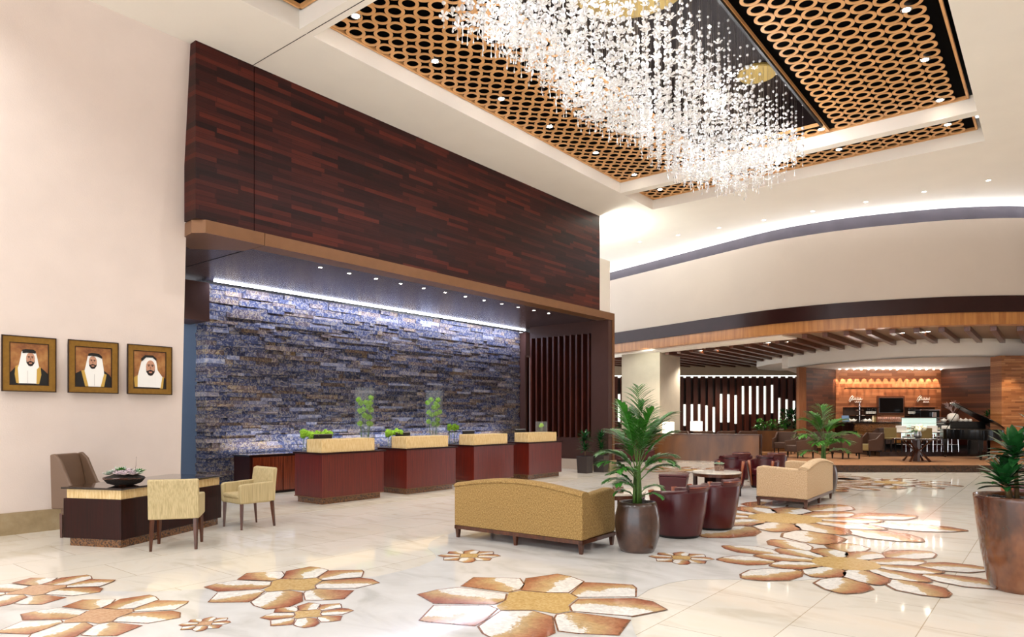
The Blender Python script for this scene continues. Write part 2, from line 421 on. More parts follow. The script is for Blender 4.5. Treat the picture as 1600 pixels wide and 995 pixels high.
def area(loc, sx, sy, power, col, tgt, rollx=None):
    l = bpy.data.lights.new('area', 'AREA'); l.shape = 'RECTANGLE'; l.size = sx; l.size_y = sy; l.energy = power; l.color = col
    o = bpy.data.objects.new('strip_light', l); C.objects.link(o); o.location = loc
    d = (Vector(tgt)-Vector(loc)).normalized(); q = d.to_track_quat('-Z', 'Y')
    if rollx:  # align local X with given world direction
        z = -d; x = Vector(rollx); x = (x-z*x.dot(z)).normalized(); y = z.cross(x)
        o.rotation_euler = Matrix((x, y, z)).transposed().to_euler()
    else: o.rotation_euler = q.to_euler()
    return o
# ================================================================== SETTING
def catmull(P, n=8):
    out = []
    for i in range(len(P)-1):
        p0 = P[max(i-1, 0)]; p1 = P[i]; p2 = P[i+1]; p3 = P[min(i+2, len(P)-1)]
        for k in range(n):
            t = k/n; t2 = t*t; t3 = t2*t
            out.append(tuple(.5*((2*p1[j])+(-p0[j]+p2[j])*t+(2*p0[j]-5*p1[j]+4*p2[j]-p3[j])*t2+(-p0[j]+3*p1[j]-3*p2[j]+p3[j])*t3) for j in range(len(p1))))
    out.append(tuple(P[-1])); return out
CURVE = catmull([(-17, 24.4), (-13.46, 23.24), (-10.88, 22.39), (-8.7, 21.67), (-6.9, 21.13), (-5.7, 21.0), (-4.56, 21.08), (-3.48, 21.34), (-2.32, 21.75), (-1.23, 22.4), (-.5, 23.05), (.6, 24.3), (1.6, 26), (2.2, 28)], 6)
def offs(P, d):
    out = []
    for i, p in enumerate(P):
        a = P[max(i-1, 0)]; b = P[min(i+1, len(P)-1)]
        t = Vector((b[0]-a[0], b[1]-a[1])).normalized(); out.append((p[0]-t.y*d, p[1]+t.x*d))
    return out          # positive d = away from the lobby
def curvewall(name, P, d0, d1, z0, z1, mat, smooth=True):
    A = offs(P, d0); B = offs(P, d1); n = len(P); mb = MB()
    vs = [(x, y, z0) for x, y in A]+[(x, y, z1) for x, y in A]+[(x, y, z0) for x, y in B]+[(x, y, z1) for x, y in B]
    fs = []
    for i in range(n-1):
        fs += [(i, i+1, n+i+1, n+i), (2*n+i+1, 2*n+i, 3*n+i, 3*n+i+1), (n+i, n+i+1, 3*n+i+1, 3*n+i), (i+1, i, 2*n+i, 2*n+i+1)]
    fs += [(0, n, 3*n, 2*n), (n-1, 3*n-1, 4*n-1, 2*n-1)]
    mb.add(vs, fs); o = mb.build(name, mat, smooth=True); return struct(o)

# ---- floor
fl = struct(MB().box(-17, 9, -9, 36, -.2, 0).build('floor', floor_m))
def flat(name, poly, z, mat, parent=fl):
    return MB().prism([(round(x, 4), round(y, 4)) for x, y in poly], z-.002, z, 0).build(name, mat, parent)
flat('pale_border_band', [(-13.6, 5.2), (-9.72, 5.2), (-9.72, 7), (-9.48, 9.6), (-9.46, 17.3), (-10.0, 17.3), (-13.6, 17.3)], .003, pale_border)
E2 = [(-40, 995), (-40, 930), (0, 925), (60, 921), (120, 921), (170, 924), (230, 925), (280, 923), (440, 914), (589, 901), (624, 893), (655, 885), (677, 876), (682, 871), (678, 864), (668, 857), (672, 847), (690, 838), (720, 829), (760, 821), (860, 800), (960, 780), (1080, 765), (1180, 762), (1260, 775), (1315, 795), (1345, 815), (1330, 828), (1310, 838), (1293, 848), (1292, 860), (1320, 880), (1330, 895), (1290, 904), (1250, 907), (1187, 907), (1129, 905), (1080, 905.5), (1046, 911), (1015, 921), (996, 933), (988, 948), (986, 970), (992, 990), (1010, 1020), (1060, 1060), (1060, 1300), (-400, 1300), (-400, 995)]
flat('white_marble_inlay', [gp(*p) for p in E2], .0045, white_marble)

# ---- mosaic flowers
def cpx(x, y): return gp(640+x/3.81, 880+y/3.81)
PET = [[(585, 185), (290, 145), (160, 160), (40, 188), (140, 245), (510, 250), (575, 225)],
       [(530, 275), (480, 255), (140, 252), (50, 345), (100, 355), (390, 380), (450, 350)],
       [(735, 285), (540, 285), (400, 380), (430, 425), (540, 480), (740, 480), (870, 420), (855, 320)],
       [(870, 308), (855, 330), (880, 410), (1000, 425), (1250, 435), (1320, 340), (960, 292)],
       [(945, 260), (1000, 215), (1340, 210), (1450, 230), (1540, 280), (1330, 322), (960, 290)],
       [(955, 185), (1030, 115), (1130, 118), (1330, 130), (1355, 150), (1352, 205), (1000, 208)],
       [(660, 165), (690, 92), (880, 65), (960, 80), (1045, 110), (950, 180), (820, 180)],
       [(590, 178), (300, 140), (380, 85), (660, 92), (690, 130), (660, 162)]]
CEN = [(590, 180), (660, 168), (820, 182), (950, 183), (1000, 210), (945, 255), (955, 290), (870, 305), (740, 283), (540, 283), (515, 260), (575, 225)]
C0 = cpx(762, 232); R0 = 1.08
def tmpl(P): return [((x-C0[0])/R0, (y-C0[1])/R0) for x, y in (cpx(*p) for p in P)]
TP = [tmpl(p) for p in PET]; TC = tmpl(CEN)
# petals for the layered flowers: lens shapes
def lens(a, r0, r1, w):
    pts = []
    for t, q in ((0, .25), (.25, .8), (.55, 1), (.85, .6), (1, .12), (1, -.12), (.85, -.6), (.55, -1), (.25, -.8), (0, -.25)):
        r = r0+(r1-r0)*t; s = w*q; pts.append((r*math.cos(a)-s*math.sin(a), r*math.sin(a)+s*math.cos(a)))
    return pts
def flower(name, cx, cy, R, rot, petals, center, cmat, z=.0065, sx=1, sy=1):
    """one inlaid flower: petals with UV (along, across), dark edging, centre"""
    ca, sa = math.cos(rot), math.sin(rot)
    def W(p): return (cx+R*sx*(p[0]*ca-p[1]*sa), cy+R*sy*(p[0]*sa+p[1]*ca))
    me_v = []; me_f = []; me_m = []; uvs = []
    def poly(P, mi, z, uv=None):
        n = len(P); a = sum(P[i][0]*P[(i+1) % n][1]-P[(i+1) % n][0]*P[i][1] for i in range(n))
        if a < 0: P = list(reversed(P)); uv = list(reversed(uv)) if uv else None
        o = len(me_v); me_v.extend([(x, y, z) for x, y in P]); me_f.append(list(range(o, o+n))); me_m.append(mi)
        uvs.extend(uv if uv else [(0, 0)]*n)
    for pt in petals:
        P = [W(p) for p in pt]; mx = sum(p[0] for p in P)/len(P); my = sum(p[1] for p in P)/len(P)
        d = Vector((mx-cx, my-cy)).normalized(); nrm = Vector((d.y, -d.x))   # clockwise side positive
        al = [(p[0]-cx)*d.x+(p[1]-cy)*d.y for p in P]; ac = [(p[0]-mx)*nrm.x+(p[1]-my)*nrm.y for p in P]
        lo, hi = min(al), max(al); w = max(abs(min(ac)), abs(max(ac)))
        poly(P, 1, z)
        sh = .022*R if R > .5 else .04*R
        def ins(p):
            v = Vector((p[0]-mx, p[1]-my)); L_ = v.length; return (mx+v.x*(1-sh*.8/L_), my+v.y*(1-sh*.8/L_))
        Q = [ins(p) for p in P]
        poly(Q, 0, z+.001, [((a-lo)/(hi-lo), b/w) for a, b in zip(al, ac)])
    poly([W(p) for p in center], 2, z+.002)
    me = bpy.data.meshes.new(name); me.from_pydata(me_v, [], me_f)
    for m_ in (petal_m, outline_m, cmat): me.materials.append(m_)
    me.polygons.foreach_set('material_index', me_m)
    u = me.uv_layers.new(name='UVMap')
    for i, l in enumerate(me.loops): u.data[i].uv = uvs[l.vertex_index]
    me.update(); o = bpy.data.objects.new(name, me); C.objects.link(o); o.parent = fl; return o
flower('mosaic_flower', C0[0], C0[1], R0, 0, TP, TC, gold_mosaic)
for cx, cy, R, rot, cm in [(-5.62, 3.74, .80, .32, gold_mosaic), (-4.70, 3.26, .36, .5, gold_mosaic), (-5.95, 2.2, .66, .15, rust_mosaic), (-7.28, 2.17, .62, .1, rust_mosaic), (-5.10, 2.62, .19, .4, rust_mosaic), (-5.22, 5.76, .36, .2, gold_mosaic), (-3.29, 7.16, .36, 0, gold_mosaic)]:
    flower('mosaic_flower', cx, cy, R, rot, TP, TC, cm)
def layered(cx, cy, R, n, rot, a_in=(.2, .64, .165), a_out=(.5, 1.0, .185)):
    outer = [lens(rot+2*PI*(i+.5)/n, a_out[0], a_out[1]*(1+.06*math.sin(i*2.3)), a_out[2]) for i in range(n)]
    inner = [lens(rot+2*PI*i/n, a_in[0], a_in[1]*(1+.05*math.sin(i*1.7)), a_in[2]) for i in range(n)]
    cen = [(.24*math.cos(2*PI*i/16), .24*math.sin(2*PI*i/16)) for i in range(16)]
    flower('mosaic_flower', cx, cy, R, 0, outer, cen, gold_mosaic, .0065)
    return flower('mosaic_flower', cx, cy, R, 0, inner, cen, gold_mosaic, .0095)
layered(-1.78, 7.98, 1.42, 10, .2)
layered(-3.3, 10.9, 2.25, 10, .5)
layered(-4.35, 16.6, 1.5, 9, .1)
layered(-3.1, 18.3, 1.5, 9, .4)
layered(-5.1, 19.0, 1.4, 9, .7)
layered(-8.3, 18.8, 1.5, 9, .3)

# ---- ceiling with coffers
CT = 7.2
cb = MB()
cpoly = [(-17, 5.0)]
front = [p for p in CURVE]
cb.box(-17, -8.6, -9, 17, CT, CT+.5)                      # left strip
cb.box(-1.15, 9, -9, 17, CT, CT+.5)
cb.box(-8.6, -1.15, -9, -2, CT, CT+.5)
cb.box(-8.6, -1.15, 5.82, 6.06, CT, CT+.32)
cb.box(-8.6, -1.15, 15.15, 15.39, CT, CT+.32)
cb.box(-8.6, -1.15, 16.9, 17, CT, CT+.5)
cb.prism([(-17, 17), (9, 17), (9, 28), (2.2, 28)]+list(reversed(offs(front, .02))), CT, CT+.5)
struct(cb.build('ceiling', cream))
struct(MB().box(-8.55, -1.2, -2, 16.9, CT+.95, CT+1.0).box(-8.6, -8.55, -2, 16.9, CT+.5, CT+1).box(-1.2, -1.15, -2, 16.9, CT+.5, CT+1).build('ceiling_void', blackvoid))
struct(MB().box(-10.05, -8.62, 5.945, 5.957, CT-.002, CT+.01).box(-8.6, -1.15, 5.945, 5.957, CT-.002, CT+.01).build('trim_1', blackm))

def ring_panel(name, x0, x1, y0, y1, label, group='ring lattice ceiling panels'):
    t = thing(name, label, 'ceiling panel', ((x0+x1)/2, (y0+y1)/2, 7.46), 0, group)
    ox, oy = (x0+x1)/2, (y0+y1)/2
    MB().box(x0-ox, x1-ox, y0-oy, y1-oy, .05, .07).build('backing_board', blackvoid, t)
    mb = MB(); R1, R2 = .1475, .098; P = .295; n = 22
    i0 = math.ceil((x0+.02-(-7.22)+R1-.05)/P); i = i0
    def ring(cx, cy):
        vs = []; fs = []
        for z, r in ((0, R1), (0, R2), (.012, R2), (.012, R1)):
            for k in range(n):
                a = 2*PI*k/n; vs.append((cx-ox+r*math.cos(a), cy-oy+r*math.sin(a), z))
        for k in range(n):
            j = (k+1) % n
            fs += [(k, n+k, n+j, j), (n+k, 2*n+k, 2*n+j, n+j), (3*n+k, k, j, 3*n+j)]
        mb.add(vs, fs)
    x = -7.22+P*math.ceil((x0+R1*.9+7.22)/P)
    while x <= x1-R1*.9:
        y = 6.98+P*math.ceil((y0+R1*.9-6.98)/P)
        while y <= y1-R1*.9: ring(x, y); y += P
        x += P
    mb.build('ring_lattice', ringw, t)
    e = MB(); w = .035
    for a in ((x0, x1, y0, y0+w), (x0, x1, y1-w, y1), (x0, x0+w, y0, y1), (x1-w, x1, y0, y1)):
        e.box(a[0]-ox, a[1]-ox, a[2]-oy, a[3]-oy, -.01, .05)
    e.build('edge_frame', ringw, t)
    return t
ring_panel('ring_lattice_panel', -8.58, -6.17, 6.08, 15.13, 'long black panel of interlocking golden wood rings left of the chandelier', None)
ring_panel('ring_lattice_panel', -3.70, -1.27, 6.08, 15.13, 'black panel of golden wood rings on the right side of the chandelier', None)
ring_panel('ring_lattice_panel', -6.17, -3.70, 14.63, 15.13, 'short strip of wood rings behind the far end of the chandelier recess', None)
ring_panel('ring_lattice_panel', -8.58, -1.27, 15.41, 16.88, 'narrow far strip of golden wood rings beyond the white ceiling beam', None)
ring_panel('ring_lattice_panel', -8.53, -1.27, -1.9, 5.8, 'corner of golden wood ring panel at the top left of the photo', None)
# chandelier recess
rb = MB()
rb.box(-6.17, -3.70, 6.08, 14.63, 8.06, 8.1)
rb.box(-6.19, -6.15, 6.08, 14.63, 7.53, 8.1); rb.box(-3.72, -3.68, 6.08, 14.63, 7.40, 8.1, 1)
rb.box(-6.17, -3.70, 14.61, 14.65, 7.53, 8.1); rb.box(-6.17, -3.70, 6.08, 6.12, 7.53, 8.1)
struct(rb.build('ceiling_recess', [mirror_brown, blackm]))
for i, (x, y, s) in enumerate([(-4.95, 9.0, 1.15), (-4.4, 12.9, .45)]):
    tag(MB().lathe([(.001, -.02), (.75*s, -.02), (.8*s, .0), (.8*s, .04)], 40, 0).build('gilded_dome_disc', gold, loc=(x, y, 8.01)), ['large round gold disc at the middle of the chandelier recess', 'small gold disc near the far end of the chandelier recess'][i], 'ceiling disc')

# ---- wood wall + portal
struct(MB().box(-10.4, -10.05, 5.02, 5.965, 4.55, CT).box(-10.4, -10.05, 5.978, 16.54, 4.55, CT).build('wall_wood', mahog))
struct(MB().box(-10.39, -10.07, 5.965, 5.978, 4.55, CT).build('trim_2', blackm))
pb = MB()
pb.prism([(-10.02, 5.16), (-10.02, 6.135), (-10.6, 6.135), (-11.2, 5.5), (-10.95, 5.22), (-10.46, 5.06), (-10.2, 5.03)], 4.35, 4.55)
pb.box(-10.4, -10.02, 6.145, 17.32, 4.35, 4.55)
pb.box(-11.0, -10.4, 6.145, 17.32, 4.5, 4.55)
struct(pb.build('trim_3', bronze))
struct(MB().prism([(-10.04, 5.18), (-10.04, 17.29), (-10.75, 17.3), (-12.2, 19.6), (-13.9, 19.6), (-13.9, 4.9), (-10.95, 5.0), (-10.5, 5.1)], 4.36, 4.5).build('ceiling_soffit', bronze_dark))
struct(MB().box(-13.8, -10.06, 6.137, 6.149, 4.355, 4.37).build('trim_4', blackm))
lg = MB().box(-10.62, -10.04, 17.0, 17.30, .31, 4.36).box(-10.04, -10.02, 17.2, 17.32, .31, 4.36, 1)
struct(lg.build('trim_5', [bronze_leg, bronze]))
struct(MB().box(-10.66, -9.98, 16.97, 17.36, 0, .31).build('baseboard_portal', base_stone))
struct(MB().box(-12.5, -10.2, 16.58, 17.36, 4.55, 6.1).build('wall_pier', cream))

# ---- end wall of the recess: slatted
eb = MB().box(-12.9, -10.6, 17.25, 17.4, .0, 4.36, 0)
struct(eb.build('wall_recess_end', M('very_dark_wood', '#1c0a06', .5)))
fw = MB()
x = -12.85
while x < -10.7:
    fw.box(x, x+.06, 17.0, 17.25, .95, 4.0); x += .21
struct(fw.build('trim_6', fin_wood))
struct(MB().box(-12.9, -10.6, 17.06, 17.25, .31, .95).box(-12.9, -10.6, 17.06, 17.25, 4.0, 4.36).build('trim_7', bronze_leg))
struct(MB().box(-12.9, -10.6, 17.02, 17.25, 0, .31).build('baseboard_recess', M('light_stone_base', '#c4b19b', .3)))
struct(MB().box(-13.9, -13.5, 17.62, 20, 3.55, 4.3).box(-13.9, -13.5, 17.58, 17.66, 0, 3.55).build('trim_8', bronze_leg))
bw = MB().box(-20, -12, 20.2, 20.4, 0, 4.36)
x = -17.4
while x < -12: bw.box(x, x+.06, 20.0, 20.2, .3, 4.3, 1); x += .25
struct(bw.build('wall_passage', [MATS['very_dark_wood'], fin_wood]))

# ---- left wall (leans very slightly) and its baseboard
def leanbox(name, y0, y1t, y1b, z0, z1, dx0, thick, mat):
    X = lambda z: -10.97+.76*z/7.2
    Y = lambda z: y1b+(y1t-y1b)*z/7.2
    vs = []
    for z in (z0, z1):
        vs += [(X(z)+dx0, y0, z), (X(z)+dx0, Y(z), z), (X(z)-thick, Y(z), z), (X(z)-thick, y0, z)]
    mb = MB().add(vs, [(0, 3, 2, 1), (4, 5, 6, 7), (0, 1, 5, 4), (1, 2, 6, 5), (2, 3, 7, 6), (3, 0, 4, 7)])
    return struct(mb.build(name, mat))
leanbox('wall_left', -9, 5.02, 5.22, 0, CT, 0, .25, cream_wall)
leanbox('baseboard_left', -9, 5.02, 5.22, 0, .30, .025, 0, base_stone)
struct(MB().box(8, 8.3, -9, 30, 0, 7.3).build('wall_right', cream_wall))
# ---- corridor behind
struct(MB().box(-15.9, -15.7, 2, 12, 0, 4.4).box(-15.9, -11, 1.8, 2.0, 0, 4.4).build('wall_corridor', bluegrey))
struct(MB().box(-14.3, -13.5, 5.0, 7.03, 3.52, 4.3).build('trim_9', bronze_leg))
# ---- ledger stone wall
sb = MB(); cols = []
rnd = random.Random(3)
z = 0.0
def stone(y0, y1, z0, z1, d):
    n0 = len(sb.v); sb.box(-14.1, -13.72+d, y0, y1, z0, z1)
    c = (rnd.random(), rnd.random(), rnd.random(), 1); cols.extend([c]*8)
while z < 4.30:
    h = rnd.choice([.062, .074, .086, .1]); h = min(h, 4.33-z)
    y = 7.05+rnd.uniform(-.02, .02)
    while y < 17.5:
        w = rnd.choice([.16, .28, .4, .52, .66, .8])*rnd.uniform(.85, 1.15); y1 = min(y+w, 17.58)
        stone(y, y1-.004, z, z+h-.003, rnd.choice([0, .01, .02, .03, .045])+rnd.uniform(-.004, .004)); y = y1
    z += h
sb.box(-14.05, -13.755, 7.08, 17.55, 0, 4.33); cols.extend([(.05, .2, .3, 1)]*8)
me = sb.mesh('wall_stone', stone_m)
ca = me.color_attributes.new('stone', 'FLOAT_COLOR', 'POINT')
for i, c in enumerate(cols): ca.data[i].color = c
so = bpy.data.objects.new('wall_stone', me); C.objects.link(so); struct(so)

# ---- curved wall of the lounge front
curvewall('wall_curved_cream', CURVE, -.28, .1, 4.76, 6.80, curved_cream)
curvewall('trim_10', CURVE, 0.0, .1, 6.80, CT+.02, coveband)
curvewall('trim_11', CURVE, -.31, .1, 4.33, 4.76, darkband)
curvewall('trim_12', CURVE, -.27, .1, 4.01, 4.33, orange_wood)
led = curvewall('led_cove_strip', CURVE, -.2, -.12, 6.80, 6.815, coveglow)
# ---- lounge ceiling and beams
BULK = catmull([(-8.25, 27.7), (-6.7, 26.2), (-5.1, 25.4), (-3.7, 25.05), (-2.0, 25.85), (-.8, 27.1), (1, 29.4)], 5)
lc = struct(MB().prism([(-17, 24.6)]+offs([p for p in CURVE if p[0] > -16.9], .08)+[(9, 28), (9, 40), (-30, 40), (-30, 24.6)], 4.02, 4.1).build('ceiling_lounge', M('lounge_ceiling_taupe', '#8a7464', .8)))
def ycurve(P, x):
    for a, b in zip(P, P[1:]):
        if (a[0]-x)*(b[0]-x) <= 0: return a[1]+(b[1]-a[1])*(x-a[0])/(b[0]-a[0]+1e-9)
    return None
x = -15.9; k = 0
while x < 1.2:
    y0 = ycurve(CURVE, x); y1 = ycurve(BULK, x) if x > -8.2 else 36
    if y0 and y1:
        y0 += .12 if x > -6.3 else 1.05
        MB().box(x-.07, x+.07, y0, y1, 3.88, 4.02).build('ceiling_beam', beamw, lc)
    x += .56
struct(MB().prism([p for p in CURVE if p[0] < -6.4][0:]+list(reversed(offs([p for p in CURVE if p[0] < -6.4], 1.0))), 3.97, 4.02).build('trim_13', cream))
bk = curvewall('wall_bulkhead', BULK, 0, .15, 3.45, 4.02, cream)
struct(MB().prism([p for p in BULK]+[(9, 32), (9, 45), (-9.5, 45), (-8.6, 30)], 3.45, 3.50).build('ceiling_bar', M('white_ceiling_paint', '#ece8e2', .8)))

struct(MB().prism([(-8.25, 27.7), (-8.5, 27.75), (-9.6, 36), (-9.3, 36)], 3.45, 4.02).build('wall_bulkhead_side', cream))
struct(MB().prism([(-8.3, 27.75), (-9.3, 28.6), (-10.2, 29.8), (-10.6, 31.2), (-10.2, 33), (-8.9, 33)], 3.70, 4.02).build('trim_17', cream))
# frame aligned with the bar: x = across, y = away
def vobj(mb, name, mat, parent=None, **k):
    o = mb.build(name, mat, parent, **k)
    if parent is None: o.rotation_euler[2] = YAW
    return o
def lat(px, d): return (px-800)/FOC*d
# slatted wall with backlit glass slots
D = 32.5
sw = MB().box(lat(945, D), lat(1258, D), D+.05, D+.3, 0, 3.5, 0)
slots = [(476, 606, 740), (521, 606, 765), (566, 606, 790), (612, 614, 785), (658, 624, 780), (705, 542, 718), (750, 544, 718), (796, 550, 727), (842, 493, 668), (887, 493, 668), (932, 493, 668), (978, 493, 668), (1023, 485, 660), (1069, 567, 725), (1114, 576, 700), (1160, 585, 710), (69, 543, 715), (45, 655, 720)]
k = -1
px = 950+476/4-11.35*14
while px < 1252:
    c = lat(px+5.7, D); sw.box(c-.11, c+.11, D-.12, D+.05, 0, hz(588.2, D), 1); px += 11.35
swo = struct(vobj(sw, 'wall_slatted', [MATS['very_dark_wood'], fin_wood]))
sp = bpy.data.objects
for (sx_, a, b) in slots:
    c = lat(950+sx_/4, D); z1 = hz(480+a/4, D); z0 = hz(480+b/4, D)
    MB().box(c-.065, c+.065, D-.02, D+.045, z0, z1).build('backlit_glass_slot', slotlight, swo)
MB().box(lat(945, D), lat(1258, D), D-.06, D+.04, hz(590, D), hz(586.5, D)).build('top_light_strip', slotlight, swo)
struct(vobj(MB().box(lat(945, D), lat(1262, D), D-.14, D+.3, hz(586.5, D), 4.02), 'trim_14', M('fascia_beige', '#b3a48c', .8)))
# square column
D = 26.4
cx, cy = site(1031, 25.6)
struct(MB().box(cx-1.62, cx, cy, cy+1.75, 0, 4.0).build('wall_column', M('column_textured_plaster', '#c4b8a4', .7, bump=.5, bscale=14, var=.04, vscale=3)))
# bar walls
D = 27.5
bwm = MB().box(lat(1306, D), lat(1473.5, D), D, D+.2, .2, 3.5, 0)
struct(vobj(bwm, 'wall_bar', barwood))
a0 = (lat(1306, D), D+.1); a1 = (lat(1256, 27.0), 27.0)
def slab(name, p, q, z0, z1, th, mat):
    v = Vector((q[0]-p[0], q[1]-p[1])).normalized(); n = Vector((-v.y, v.x))*th
    return struct(vobj(MB().prism([p, q, (q[0]+n.x, q[1]+n.y), (p[0]+n.x, p[1]+n.y)], z0, z1), name, mat))
slab('wall_bar_left', (lat(1255, 26.2), 26.2), (lat(1307.5, D), D+.05), .2, 3.5, .15, sidewood)
struct(vobj(MB().box(lat(1247, 26.2), lat(1258, 26.2), 26.1, 26.35, .2, 3.5), 'trim_15', grainwood('edge_post_veneer', '#7a4526', '#94603a')))
slab('wall_bar_right', (lat(1470, D), D+.02), (lat(1569, 25.2), 25.2), .2, 3.5, .15, sidewood)
D = 21.2
struct(vobj(MB().box(lat(1565, D), lat(1760, D), D, D+.5, .2, 3.46), 'wall_right_pier', planks('pier_strips', 'XZY', ['#8a5228', '#a5683a', '#b57644', '#c48a58'], .5, .055, .35, mortar='#6b3e20')))
# ---- platform
pf = [(lat(1203, 19.5), 19.5), (lat(1212, 28), 28.5), (4.0, 33), (2, 40), (40, 40), (40, 19.0), (lat(1620, 19.1), 19.2), (lat(1540, 19.2), 19.2), (lat(1300, 19.2), 19.25)]
pp = struct(vobj(MB().prism(pf, .0, .2, 0, 1), 'floor_platform', [carpet, speckle('dark_riser_granite', ['#0e0704', '#2a180e', '#4a3020', '#1c110a'], 30, .25)]))
pb2 = MB().box(lat(1375, 23.4), 30, 23.4, 32, .2, .35, 0)
struct(vobj(pb2, 'floor_bar', speckle('dark_bar_floor', ['#1a1415', '#2a2224', '#3a3236'], 3, .12)))
# ================================================================== LOBBY FURNITURE
# ---- reception desks
def make_desk():
    t = thing('reception_desk', '', 'reception desk')
    # local: x from 0 (front) to -0.85, y from 0 to 1.46
    MB().box(-.79, -.05, .05, 1.40, 0, .11).build('plinth', granite, t, bevel=.004)
    MB().box(-.83, 0, 0, 1.45, .11, .125).build('base_trim', bronze, t)
    MB().box(-.82, .01, .01, 1.44, .125, .9).build('cabinet_body', [cherry], t, bevel=.004)
    MB().box(-.85, .03, -.02, 1.48, .9, .93).build('countertop', cherry_dark, t, bevel=.004)
    r = MB().box(-.45, 0.0, .01, 1.22, .93, 1.165).build('transaction_ledge', tan_panel, t, bevel=.006)
    MB().box(-.44, -.01, .02, 1.21, 1.165, 1.17).build('ledge_top', M('ledge_top_stone', '#d8bd8a', .25), t) if 'ledge_top_stone' not in MATS else None
    return t
desk0 = make_desk()
DL = ['nearest reception desk, first from the left, behind the striped armchair', 'second reception desk from the left in the row of four', 'third reception desk from the left, partly behind the curved gold sofa', 'fourth and farthest reception desk, beside the slatted brown wall']
for i, y in enumerate((7.39, 9.42, 11.45, 13.49)):
    if i == 0: desk0.location = (-10.25, y, 0); desk0['label'] = DL[0]; desk0['group'] = 'reception desks'
    else: dup(desk0, (-10.25, y, 0), 0, DL[i], 'reception desks')
# ---- monitors on the desks
def make_monitor():
    t = thing('computer_monitor', '', 'monitor')
    MB().obox((0, 0, .19), .03, .40, .25, 0, rx=0).build('screen_housing', blackm, t, bevel=.008)
    MB().obox((.0, 0, .315), .034, .42, .012).build('bezel_edge', steel, t)
    MB().obox((-.02, 0, .06), .03, .06, .14).build('stand_neck', blackm, t); MB().obox((-.02, 0, .006), .16, .2, .012).build('stand_foot', blackm, t, bevel=.003)
    return t
mon = make_monitor()
for i, (y, l) in enumerate([(7.39+.42, 'black monitor back peeking over the nearest reception desk'), (9.42+.40, 'black monitor back peeking over the second reception desk'), (11.45+.42, 'black monitor back peeking over the third reception desk'), (13.49+.36, 'black monitor back peeking over the farthest reception desk')]):
    if i == 0: mon.location = (-10.78, y, .931); mon['label'] = l; mon['group'] = 'reception monitors'
    else: dup(mon, (-10.78, y, .931), 0, l, 'reception monitors')
# ---- long credenza against the stone wall
t = thing('back_credenza', 'long low dark wood credenza running along the foot of the stone wall', 'credenza', (-12.55, 7.36, 0))
MB().box(-.60, 0, .0, 8.4, .03, .78, 0).build('cabinet_body', cherry_dark, t, bevel=.004)
MB().box(-.62, .02, -.02, 8.42, .78, .81).build('top', black_granite, t)
grn = grainwood('red_credenza_front', '#4a1c0c', '#7c3418', rough=.25, coat=.4)
for k in range(12): MB().box(0.0, .018, .06+k*.69, .06+k*.69+.67, .06, .76).build('door', grn, t, bevel=.003)
MB().box(-.55, -.04, .05, 8.3, 0, .03).build('plinth', blackm, t)

# ---- green blooms in glass
def bloom_vase(name, label, loc, h, r, blooms, group, cat='flower vase', square=False):
    t = thing(name, label, cat, loc, 0, group)
    if square: 
        g = MB()
        for a in ((-r, -r+.006, -r, r), (r-.006, r, -r, r), (-r, r, -r, -r+.006), (-r, r, r-.006, r)): g.box(a[0], a[1], a[2], a[3], 0, h)
        g.box(-r, r, -r, r, 0, .012)
        for a in ((-r, -r), (r, -r), (r, r), (-r, r)): g.tube([(a[0], a[1], 0), (a[0], a[1], h)], .005, 4)
        g.build('glass_box', glass, t)
    else: MB().lathe([(r, .0), (r, h), (r-.006, h), (r-.006, .012), (.001, .012)], 20, cap=False).build('glass_cylinder', glass, t, smooth=True)
    for (x, y, z, rr) in blooms:
        stm = MB().tube([(x*.5, y*.5, .02), (x, y, z)], .004, 5).build('stem', stemg, t)
        b = MB(); rnd2 = random.Random(int((x+9)*1000+z*77))
        b.ball((x, y, z), rr*.8, 10, 7)
        for q in range(60):
            u = rnd2.uniform(-1, 1); a = rnd2.uniform(0, 2*PI); s_ = math.sqrt(1-u*u)
            d = Vector((s_*math.cos(a), s_*math.sin(a), u)); p = Vector((x, y, z))+d*rr*.92
            b.ball(p, rr*.16, 5, 3)
        b.build('allium_bloom', allium, stm, smooth='all')
    return t
# short vases on desks
rr_ = random.Random(5)
def shortset(cx, cy, z, n, sp):
    return [(rr_.uniform(-.02, .02), 0, z+rr_.uniform(-.01, .02), .052)]
specs = [(-10.95, 7.52, 'short glass vase with lime bloom, leftmost on the nearest reception desk', .42), (-10.85, 7.64, 'short glass vase with lime bloom, second from the left on the nearest desk', .36), (-10.9, 7.80, 'short glass vase with lime bloom just left of the nearest monitor', .38), (-10.96, 8.02, 'short glass vase with lime blooms behind the nearest monitor', .40),
         (-10.9, 9.54, 'short glass vase with lime bloom at the left end of the second desk', .38), (-10.82, 9.70, 'short glass vase with lime bloom left of the second monitor', .40),
         (-10.9, 11.0, 'short glass vase with lime bloom between second and third desks, left one', .38), (-10.9, 11.2, 'short glass vase with lime bloom between second and third desks, right one', .38)]
for i, (x, y, l, h) in enumerate(specs):
    z = .931
    if i >= 6: x = -12.75; z = .811; y += 2.3; h = .60
    bloom_vase('bloom_vase', l, (x, y, z), h*.55, .05, [(0, -.02, h*.84, .07), (.02, .06, h*.78, .065), (-.03, .0, h*.72, .06)], 'short vases of lime blooms')
TALL = [(145, 205), (175, 250), (160, 350), (228, 408), (165, 518), (250, 240), (248, 330), (300, 435), (300, 518), (350, 178), (325, 248), (335, 300), (360, 340), (345, 435), (345, 520)]
TALL2 = [(1105, 205), (1075, 245), (1080, 370), (1075, 490), (1135, 305), (1175, 315), (1140, 400), (1190, 385), (1170, 520), (1230, 205), (1215, 255), (1255, 285), (1250, 365), (1245, 470), (1240, 525)]
